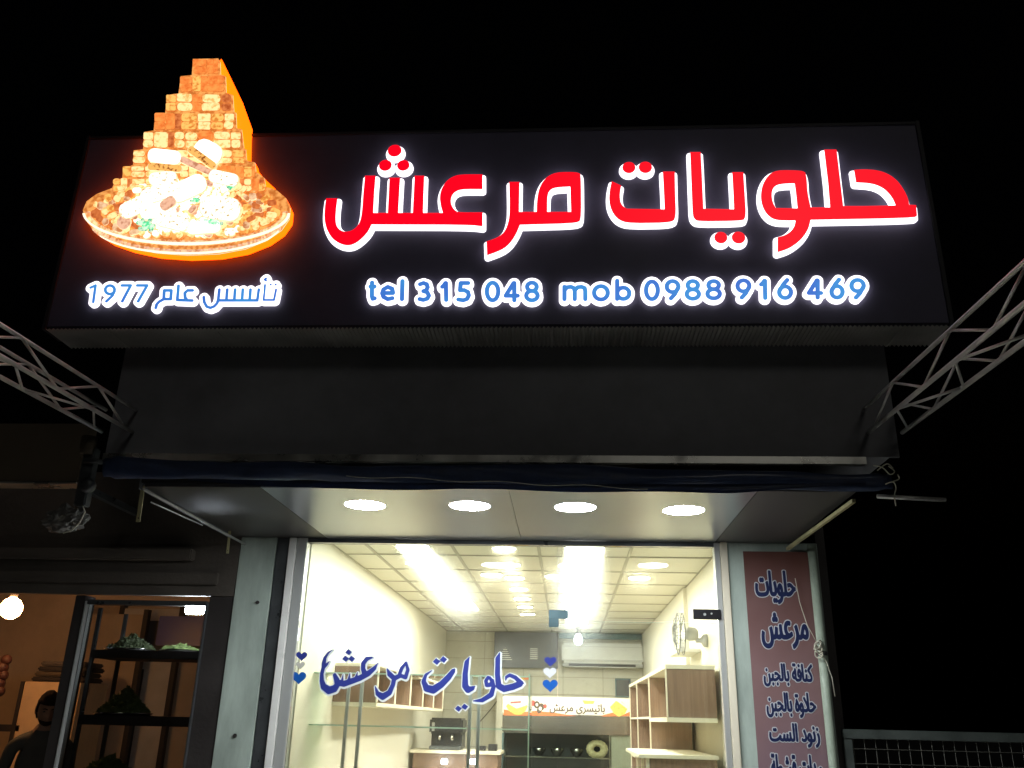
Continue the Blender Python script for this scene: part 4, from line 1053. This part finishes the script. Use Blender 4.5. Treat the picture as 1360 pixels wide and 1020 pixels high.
# glass showcase just inside the window
sc_ = empty('glass_showcase', (-.9, .5, .15), 'tall glass showcase with thin metal posts standing inside the window', 'glass case')
ys0 = .42
def zx(px, py, Y): p = at(px, py, Y); return p.x, p.z
xg0 = at(401, 965, ys0).x; xg1 = at(701, 965, ys0).x
zt1 = at(560, 896, ys0).z; zm = at(560, 966, ys0).z
for px in (456, 474, 622, 634):
    x = at(px, 1000, ys0).x; box('post', x-.011, x+.011, ys0-.012, ys0+.012, .15, (zt1 if px > 600 else zt1-.03), 'aluminium', sc_, .003)
for z in (zm, zt1): box('glass_shelf', xg0, xg1, ys0+.014, ys0+.40, z-.004, z+.004, 'glass_green', sc_)
bm = bmesh.new()
for z in (zm, zt1): add_box(bm, xg0, xg1, ys0+.0085, ys0+.0135, z-.0045, z+.0045)
add_box(bm, xg1+.001, xg1+.010, ys0-.002, ys0+.003, .2, zt1+.02)
build('glass_edge', bm, 'glass_edge', sc_)
box('side_glass', xg1+.001, xg1+.010, ys0+.004, ys0+.42, .2, zt1+.02, 'glass_green', sc_)
box('base', xg0, xg1+.01, ys0+.014, ys0+.42, .15, .6, 'cream_edge', sc_, .004)

# coffee machine on a side counter at the back left
YM = 4.6
A = at(572, 953, YM); B = at(611, 996, YM)
cn = empty('back_counter', (-.7, YM+.2, .15), 'cream counter at the back left below the cubby shelf', 'counter')
xA, xB = at(545, 1000, YM).x, at(665, 1000, YM).x
box('top', xA, xB, YM-.05, YM+.6, B.z-.04, B.z-.005, 'cream_edge', cn, .004); box('body', xA+.03, xB-.03, YM, YM+.58, .15, B.z-.042, 'wood', cn, .004)
cf = empty('coffee_machine', tuple(B), 'black coffee machine on the back counter left of the display counter', 'coffee machine')
z0 = B.z-.004; hw = (B.x-A.x)
box('body', A.x, B.x, YM+.12, YM+.5, z0, A.z-.06, 'black_plastic', cf, .015); box('head', A.x-.01, B.x+.02, YM, YM+.45, A.z-.17, A.z, 'black_plastic', cf, .02)
box('drip_tray', A.x, B.x, YM-.02, YM+.12, z0, z0+.04, 'dark_alu', cf, .005)
box('front_badge', A.x+.02, A.x+.05, YM-.003, YM-.0005, A.z-.14, A.z-.05, 'grey_plastic', cf)
for k in (0, 1): lathe('spout', (A.x+hw*(.3+.4*k), YM+.06, A.z-.20), [(.02, .03), (.018, -.03), (.008, -.04)], 'stainless', cf, 'Z', 14)
for k, (px, lab) in enumerate(((640, 'small dark box on the back counter'), (655, 'small black tin at the right end of the back counter'))):
    a = at(px-6, 985, YM+.1); b = at(px+5, 998, YM+.1)
    t = box('box', a.x, b.x, YM+.06, YM+.18, z0, z0+.05+.02*k, 'black_plastic', None, .004); tag(t, lab, 'box')
for px, lab in ((590, 'small glowing spot added as a light reflection under the coffee machine'), (628, 'small glowing spot added as a light reflection right of the coffee machine')):
    c = at(px, 1012, YM-.08)  # glowing spots put in for light reflections along the counter front
    t = empty('counter_reflection', tuple(c), lab, 'lamp', 'glowing reflection spots on the counter front')
    lathe('diffuser', c, [(.03, .03), (.036, 0), (.03, -.02)], 'led_small', t, 'Z', 14); box('bracket', c.x-.012, c.x+.012, c.y+.02, YM-.002, c.z+.0, c.z+.03, 'grey_plastic', t)
A = at(661, 915, YB-.3)
t = box('wall_column', A.x-.01, at(668, 915, YB-.3).x, YB-.3, YB-.002, .15, A.z+.25, 'cream_wall', None, .003); tag(t, 'narrow cream column beside the display counter', 'column')
bm = bmesh.new(); add_tube(bm, [at(x, y, YB-.05) for x, y in ((664, 925), (655, 938), (645, 950), (636, 960))], .006, 6)
t = build('wall_cable', bm, 'brown_dark', None, True); tag(t, 'thin brown cable slanting across the back wall left of the banner', 'cable')
for (px, py0, py1) in ((634, 955, 965),):
    a = at(px-1.5, py0, YB-.04); b = at(px+1.5, py1, YB-.04); t = box('wall_switch', a.x, b.x, YB-.04, YB-.002, b.z, a.z, 'white_plastic'); tag(t, 'narrow white switch at the lower end of the wall cable', 'switch')

# ================================================================== neighbouring shop on the left
nb = empty('neighbour_shop', (-3.2, 0, .0), 'dark neighbouring shopfront with a warm lit room on the left', 'building')
xp = at(319, 740, 0).x
zo = at(60, 790, 0).z                      # top of openings
xw0, xw1 = at(118, 803, 0).x, at(276, 803, 0).x
xd1 = at(100, 812, 0).x
box('front_wall', -6.6, xp-.003, -.02, .028, at(150, 790, 0).z, zf_bot+.3, 'neigh_wall', nb)
box('cornice', -6.6, xp-.3, -.10, -.022, at(150, 742, -.1).z, at(150, 727, -.1).z, 'neigh_wall', nb, .008)
box('lintel_band', -6.6, xw1+.06, -.05, -.022, at(150, 776, 0).z, at(150, 760, 0).z, 'neigh_wall', nb, .006)
box('door_post', xd1, xw0-.012, -.03, .1, .1, zo-.002, 'brown_dark', nb, .004)
box('front_wall', xw1+.012, xp-.003, -.01, .028, .1, at(150, 790, 0).z-.002, 'brown_dark', nb)
box('side_wall', -6.5, -6.4, .17, 3.5, .1, 3.0, 'warm_plaster', nb); box('back_wall', -6.4, -2.07, 3.4, 3.5, .1, 3.0, 'warm_plaster', nb)
box('room_ceiling', -6.5, -2.07, .17, 3.5, 3.0, 3.1, 'warm_plaster', nb)
box('room_side', -2.12, -2.07, .17, 3.39, .15, 2.99, 'neigh_wall', nb)
nw = empty('neighbour_window', ((xw0+xw1)/2, 0, .2), 'tall narrow display window of the dark shop left of the pillar', 'window')
zw1 = at(190, 800, 0).z
for a, b in ((xw0-.011, xw0), (xw1, xw1+.011)): box('frame', a, b, -.035, .05, .2, zw1, 'aluminium' if a < xw0 else 'dark_alu', nw, .002)
box('frame', xw0+.001, xw1-.001, -.03, .04, zw1-.02, zw1+.01, 'dark_alu', nw, .002)
box('pane', xw0+.001, xw1-.001, .0, .006, .2, zw1-.021, 'glass_dirty', nw)
# shelves with trays behind that window
sh_ = empty('display_rack', ((xw0+xw1)/2, .3, .15), 'dark display rack with thick shelves behind the narrow window', 'rack')
for py, th in ((864, .05), (951, .06), (1034, .06)):
    z = at(190, py, .08).z; box('shelf', xw0+.03, xw1-.02, .08, .48, z-th, z, 'brown_dark', sh_, .004)
for x in (xw0+.035, xw1-.03):
    for y in (.09, .46): box('upright', x-.012, x+.012, y, y+.02, .15, zw1-.03, 'dark_alu', sh_)
def heap(cx, cy, z, rx, ry, hz, n_, m_, label, seed):
    random.seed(seed); t = empty('sweet_tray', (cx, cy, z), label, 'tray', 'trays of sweets in the display rack')
    lathe('tray', (cx, cy, z), [(rx*1.0, .001), (rx*1.12, .018), (rx*1.10, .018), (rx*.98, .006)], 'bowl_metal', t, 'Z', 28)
    bm = bmesh.new()
    for k in range(n_):
        a = random.uniform(0, 2*PI); d = math.sqrt(random.random()); hgt = hz*(1-d)*random.uniform(.55, 1.05)+.012
        c = Vector((cx+rx*d*math.cos(a), cy+ry*d*math.sin(a), z+hgt)); s = random.uniform(.012, .032)
        u = Vector((random.uniform(-1, 1), random.uniform(-1, 1), random.uniform(-1, 1))).normalized(); v = u.orthogonal().normalized(); w2 = u.cross(v)
        ps = [c+u*s, c+v*s*.55, c-u*s, c-v*s*.55]; top = bm.verts.new(c+w2*s*.4); vs = [bm.verts.new(p) for p in ps]
        for i in range(4): bm.faces.new((vs[i], vs[(i+1) % 4], top))
        bm.faces.new(vs[::-1])
    tag(build('sweet_heap', bm, m_, t), kind='stuff')
z1_ = at(190, 864, .08).z; z2_ = at(190, 951, .08).z; z3_ = at(190, 1034, .08).z
c = at(172, 860, .25); heap(c.x, .27, z1_, .16, .12, .11, 700, 'herb_dark', 'dark heaped tray on the top shelf of the display rack', 1)
c = at(238, 860, .25); heap(c.x, .27, z1_, .12, .1, .05, 350, 'herb', 'low flat tray at the right of the top shelf of the rack', 5)
c = at(162, 947, .25); heap(c.x, .27, z2_, .17, .13, .17, 900, 'herb', 'green heaped tray on the middle shelf of the display rack', 2)
c = at(140, 1030, .25); heap(c.x, .27, z3_, .17, .13, .12, 700, 'herb', 'brownish heaped tray on the low shelf of the display rack', 3)
# warm bulb
c = at(15, 808, 1.0)
t = empty('globe_lamp', tuple(c), 'glaring orange globe lamp in the neighbouring room at the left edge', 'lamp')
lathe('globe', c, [(.02, .085), (.055, .062), (.078, .025), (.08, -.01), (.066, -.05), (.03, -.078)], 'bulb_hot', t, 'Z', 24)
lathe('holder', c+Vector((0, 0, .10)), [(.02, -.02), (.03, .0), (.03, .04), (.008, .06), (.006, 3.0-c.z-.10)], 'brown_dark', t, 'Z', 12)
# white lamp
A, B = at(248, 802, .12), at(276, 816, .12)
t = empty('strip_lamp', tuple((A+B)/2), 'small cold white lamp at the top right of the narrow window', 'lamp')
box('diffuser', A.x, B.x-.03, .10, .14, B.z, A.z-.02, 'strip_led', t, .01); box('housing', A.x-.01, B.x-.02, .10, .145, A.z-.019, A.z-.0, 'grey_plastic', t, .004)
# things in the neighbouring room
YW = 2.2
A, B = at(33, 905, YW), at(88, 1010, YW)
t = empty('cupboard', ((A.x+B.x)/2, YW+.3, .15), 'pale orange lit cupboard behind the man in the neighbouring room', 'cupboard')
box('carcass', A.x, B.x, YW, YW+.5, .15, A.z, 'pale_card', t, .006); box('door_edge', A.x-.03, A.x-.002, YW-.01, YW+.5, .15, A.z-.0, 'brown_dark', t)
for k in range(4):
    bx = box('folded_cloth', A.x+.02+.02*k, B.x-.02*(k % 2), YW+.05, YW+.4, A.z+.005+k*.045, A.z+.045+k*.045, ['brown_dark', 'neigh_board', 'brown_dark', 'neigh_wall'][k], None, .012)
    tag(bx, ['lowest brown folded cloth on the pale cupboard', 'second folded cloth up on the pale cupboard', 'third folded cloth up on the pale cupboard', 'topmost thin folded cloth on the pale cupboard'][k], 'folded cloth', 'folded cloths on the cupboard')
A = at(0, 962, YW); B = at(25, 972, YW)
t = box('wall_rail', -6.39, B.x, YW, YW+.06, B.z, A.z, 'brown_dark', None, .004); tag(t, 'dark horizontal rail left of the pale cupboard', 'rail')
bm = bmesh.new(); c = at(3, 893, 1.6)
for k in range(5): bmesh.ops.create_icosphere(bm, subdivisions=2, radius=.045+.01*(k % 2), matrix=Matrix.Translation(c+Vector((.012*(-1)**k, 0, .10-.062*k))))
mat('dried_peppers', (.06, .02, .013), .6, var=.3, vscale=15)
t = build('hanging_bundle', bm, 'dried_peppers', None, True); tag(t, 'reddish brown hanging bundle at the left edge under the globe lamp', 'bundle')
# doors and panels seen through the rack
for a, b, y0_, y1__, Y_, m_, lab in ((166, 205, 808, 1030, 3.3, 'pale_door', 'pale panelled door at the back of the neighbouring room'), (120, 155, 815, 1030, 3.1, 'warm_plaster', 'wide plaster pier behind the left of the rack'), (212, 270, 818, 858, 2.9, 'vinyl_blue', 'dark blue notice board behind the rack')):
    A, B = at(a, y0_, Y_), at(b, y1__, Y_)
    t = empty('door' if 'door' in lab else 'board' if 'board' in lab else 'pier', ((A.x+B.x)/2, Y_, .15), lab, 'door' if 'door' in lab else 'board' if 'board' in lab else 'wall pier')
    box('panel', A.x, B.x, Y_, Y_+.05, B.z if 'board' in lab else .15, A.z, m_, t, .004)
    if 'board' not in lab:
        box('frame', A.x-.05, A.x-.002, Y_-.01, Y_+.06, .15, A.z+.05, 'brown_dark', t); box('frame', B.x+.002, B.x+.05, Y_-.01, Y_+.06, .15, A.z+.05, 'brown_dark', t)
    if 'door' in lab: box('inset', A.x+.06, B.x-.06, Y_-.008, Y_-.001, A.z-.5, A.z-.12, 'dark_screen', t, .003); box('mullion', (A.x+B.x)/2-.02, (A.x+B.x)/2+.02, Y_-.012, Y_-.002, .2, A.z-.6, 'brown_dark', t)
# neighbour's sign board, dim brown
A, B = at(-30, 562, -1.3), at(102, 643, -1.3)
t = empty('neighbour_signboard', (B.x-.8, -1.25, B.z), 'dim brown blank board with a pale lower edge at the left margin', 'board')
box('board', B.x-1.6, B.x, -1.3, -1.2, B.z+.012, A.z, 'neigh_board', t, .004); box('edge_strip', B.x-1.6, B.x, -1.306, -1.19, B.z, B.z+.011, 'trim_metal', t)
for k in range(2): box('bracket', B.x-1.4+k*1.1, B.x-1.36+k*1.1, -1.19, -.02, B.z+.1, B.z+.14, 'dark_alu', t)

# ================================================================== the man in the neighbouring room
def person(base, facing):
    """standing man, head bowed and turned towards the rack; z up, looks along -Y before the turn"""
    root = empty('person', tuple(base), 'bearded man in a dark shirt standing beside the rack, head bowed', 'person')
    J = [((0, 0, .95), .13), ((0, .0, 1.12), .125), ((0, .01, 1.28), .145), ((0, .015, 1.40), .125), ((0, .0, 1.475), .062), ((0, -.02, 1.54), .058),
         ((.10, .01, 1.415), .085), ((.18, .01, 1.385), .066), ((.205, .0, 1.25), .052), ((.215, -.02, 1.10), .044), ((.235, -.13, .99), .038), ((.20, -.24, .96), .030),
         ((-.10, .01, 1.415), .085), ((-.18, .01, 1.385), .066), ((-.205, .0, 1.25), .052), ((-.215, -.02, 1.10), .044), ((-.235, -.13, .99), .038), ((-.20, -.24, .96), .030),
         ((.10, 0, .86), .105), ((.11, -.01, .50), .068), ((.11, .01, .28), .055), ((.11, .02, .09), .042), ((.12, -.10, .035), .036), ((.12, -.17, .03), .028),
         ((-.10, 0, .86), .105), ((-.11, -.01, .50), .068), ((-.11, .01, .28), .055), ((-.11, .02, .09), .042), ((-.12, -.10, .035), .036), ((-.12, -.17, .03), .028)]
    E_ = [(0, 1), (1, 2), (2, 3), (3, 4), (4, 5), (3, 6), (6, 7), (7, 8), (8, 9), (9, 10), (10, 11), (3, 12), (12, 13), (13, 14), (14, 15), (15, 16), (16, 17),
          (0, 18), (18, 19), (19, 20), (20, 21), (21, 22), (22, 23), (0, 24), (24, 25), (25, 26), (26, 27), (27, 28), (28, 29)]
    for s_, w0 in ((1, 11), (-1, 17)):                       # palm and five fingers on each hand
        bx_, by_, bz_ = J[w0][0]; pi_ = len(J); J.append(((bx_-s_*.01, by_-.05, bz_-.005), .028)); E_.append((w0, pi_))
        for f, (dx_, ln) in enumerate(((-.033, .062), (-.012, .072), (.010, .068), (.030, .052))):
            a = len(J); J += [((bx_-s_*.01+dx_, by_-.085, bz_-.005), .010), ((bx_-s_*.01+dx_*1.1, by_-.085-ln*.55, bz_-.014), .009), ((bx_-s_*.01+dx_*1.1, by_-.085-ln*.9, bz_-.038), .0075)]
            E_ += [(pi_, a), (a, a+1), (a+1, a+2)]
        a = len(J); J += [((bx_-s_*.045, by_-.05, bz_-.01), .011), ((bx_-s_*.062, by_-.085, bz_-.022), .009)]; E_ += [(pi_, a), (a, a+1)]
    me = bpy.data.meshes.new('body'); me.from_pydata([j[0] for j in J], E_, []); o = bpy.data.objects.new('body', me); COL.objects.link(o)
    sk = o.modifiers.new('s', 'SKIN')
    for v, j in zip(me.skin_vertices[0].data, J): v.radius = (j[1], j[1]*.82)
    me.skin_vertices[0].data[0].use_root = True
    for i in (1, 2, 3): me.skin_vertices[0].data[i].radius = (J[i][1]*1.15, J[i][1]*.78)
    o.modifiers.new('b', 'SUBSURF').levels = 2
    bpy.context.view_layer.update(); dg = bpy.context.evaluated_depsgraph_get(); m2 = bpy.data.meshes.new_from_object(o.evaluated_get(dg)); bpy.data.objects.remove(o)
    rot = Matrix.Rotation(facing, 4, 'Z')
    bm = bmesh.new(); bm.from_mesh(m2); bpy.data.meshes.remove(m2)
    # head joined on: a shaped egg with brow, nose, chin
    hd = bmesh.new(); bmesh.ops.create_uvsphere(hd, u_segments=32, v_segments=24, radius=1)
    for v in hd.verts:
        x, y, z = v.co; f = max(0, -y)
        r_ = Vector((x*.075, y*.095, z*.12))
        if z < 0: r_.x *= 1-.25*(-z); r_.y += .018*z*(1 if y > 0 else -.1)
        r_.y -= .032*math.exp(-((x/.16)**2+((z+.12)/.16)**2))*f           # nose
        r_.y += .010*(math.exp(-(((abs(x)-.38)/.16)**2+((z-.10)/.11)**2)))*f  # eye sockets
        r_.y -= .006*math.exp(-((x/.5)**2+((z-.26)/.08)**2))*f            # brow
        r_.y -= .006*math.exp(-((x/.28)**2+((z+.48)/.07)**2))*f           # lips
        r_.y -= .010*math.exp(-((x/.3)**2+((z+.85)/.15)**2))*f            # chin
        v.co = r_
    tilt = Matrix.Translation((0, -.025, 1.625)) @ Matrix.Rotation(R(18), 4, 'X')
    bmesh.ops.transform(hd, matrix=tilt, verts=hd.verts)
    tmp = bpy.data.meshes.new('tmp'); hd.to_mesh(tmp); hd.free()
    for p in tmp.polygons: p.material_index = 0
    nb0 = len(bm.faces)
    for f in bm.faces:
        z = f.calc_center_median().z; yy = f.calc_center_median().y
        f.material_index = 2 if z < .93 and yy > -.12 and z > .10 else 1 if .93 <= z < 1.475 and yy > -.20 else 0
        if z <= .10: f.material_index = 3
    bm.from_mesh(tmp); bpy.data.meshes.remove(tmp)
    for s_ in (1, -1):                                       # ears
        bmesh.ops.create_uvsphere(bm, u_segments=10, v_segments=8, radius=1, matrix=Matrix.Translation((s_*.076, -.005, 1.62)) @ Matrix.Diagonal((.010, .020, .032, 1)))
    bmesh.ops.transform(bm, matrix=Matrix.Translation(base) @ rot, verts=bm.verts)
    build('body', bm, ['skin', 'shirt', 'trousers', 'hair'], root, True)
    hb = bmesh.new(); bmesh.ops.create_uvsphere(hb, u_segments=32, v_segments=24, radius=1)
    for v in hb.verts:
        x, y, z = v.co; n3 = 1+.05*noise.noise(v.co*5)
        v.co = Vector((x*.082*n3, y*.102*n3+.006, z*.128*n3+.004))
    dele = [v for v in hb.verts if v.co.z < .045 and v.co.y < -.035 or v.co.z < -.02 and v.co.y < .01 or v.co.z < -.085]
    bmesh.ops.delete(hb, geom=dele, context='VERTS'); bmesh.ops.solidify(hb, geom=hb.faces[:], thickness=.006)
    bmesh.ops.transform(hb, matrix=Matrix.Translation(base) @ rot @ tilt, verts=hb.verts); build('hair', hb, 'hair', root, True)
    bb = bmesh.new(); bmesh.ops.create_uvsphere(bb, u_segments=32, v_segments=24, radius=1)
    for v in bb.verts:
        x, y, z = v.co; v.co = Vector((x*.070*(1-.12*max(0, -z)), y*.098-.006*max(0, -y), z*.125))
    dele = [v for v in bb.verts if v.co.z > -.058 and v.co.y < -.03 or v.co.z > -.02 or v.co.y > .03]
    bmesh.ops.delete(bb, geom=dele, context='VERTS'); bmesh.ops.solidify(bb, geom=bb.faces[:], thickness=.005)
    bmesh.ops.transform(bb, matrix=Matrix.Translation(base) @ rot @ tilt, verts=bb.verts); build('beard', bb, 'hair', root, True)
    for nm_, m_, in (('eyes', 'black_plastic'), ('eyebrows', 'hair')):
        eb = bmesh.new()
        for s_ in (1, -1):
            if nm_ == 'eyes': bmesh.ops.create_uvsphere(eb, u_segments=10, v_segments=8, radius=1, matrix=Matrix.Translation((s_*.029, -.080, .008)) @ Matrix.Diagonal((.012, .006, .0045, 1)))
            else: add_tube(eb, [(s_*.012, -.094, .026), (s_*.028, -.092, .031), (s_*.046, -.078, .026)], [.003, .0045, .002], 6)
        bmesh.ops.transform(eb, matrix=Matrix.Translation(base) @ rot @ tilt, verts=eb.verts); build(nm_, eb, m_, root, True)
hc = at(64, 941, .75)
person(Vector((hc.x, .75, hc.z-1.63)), R(35))
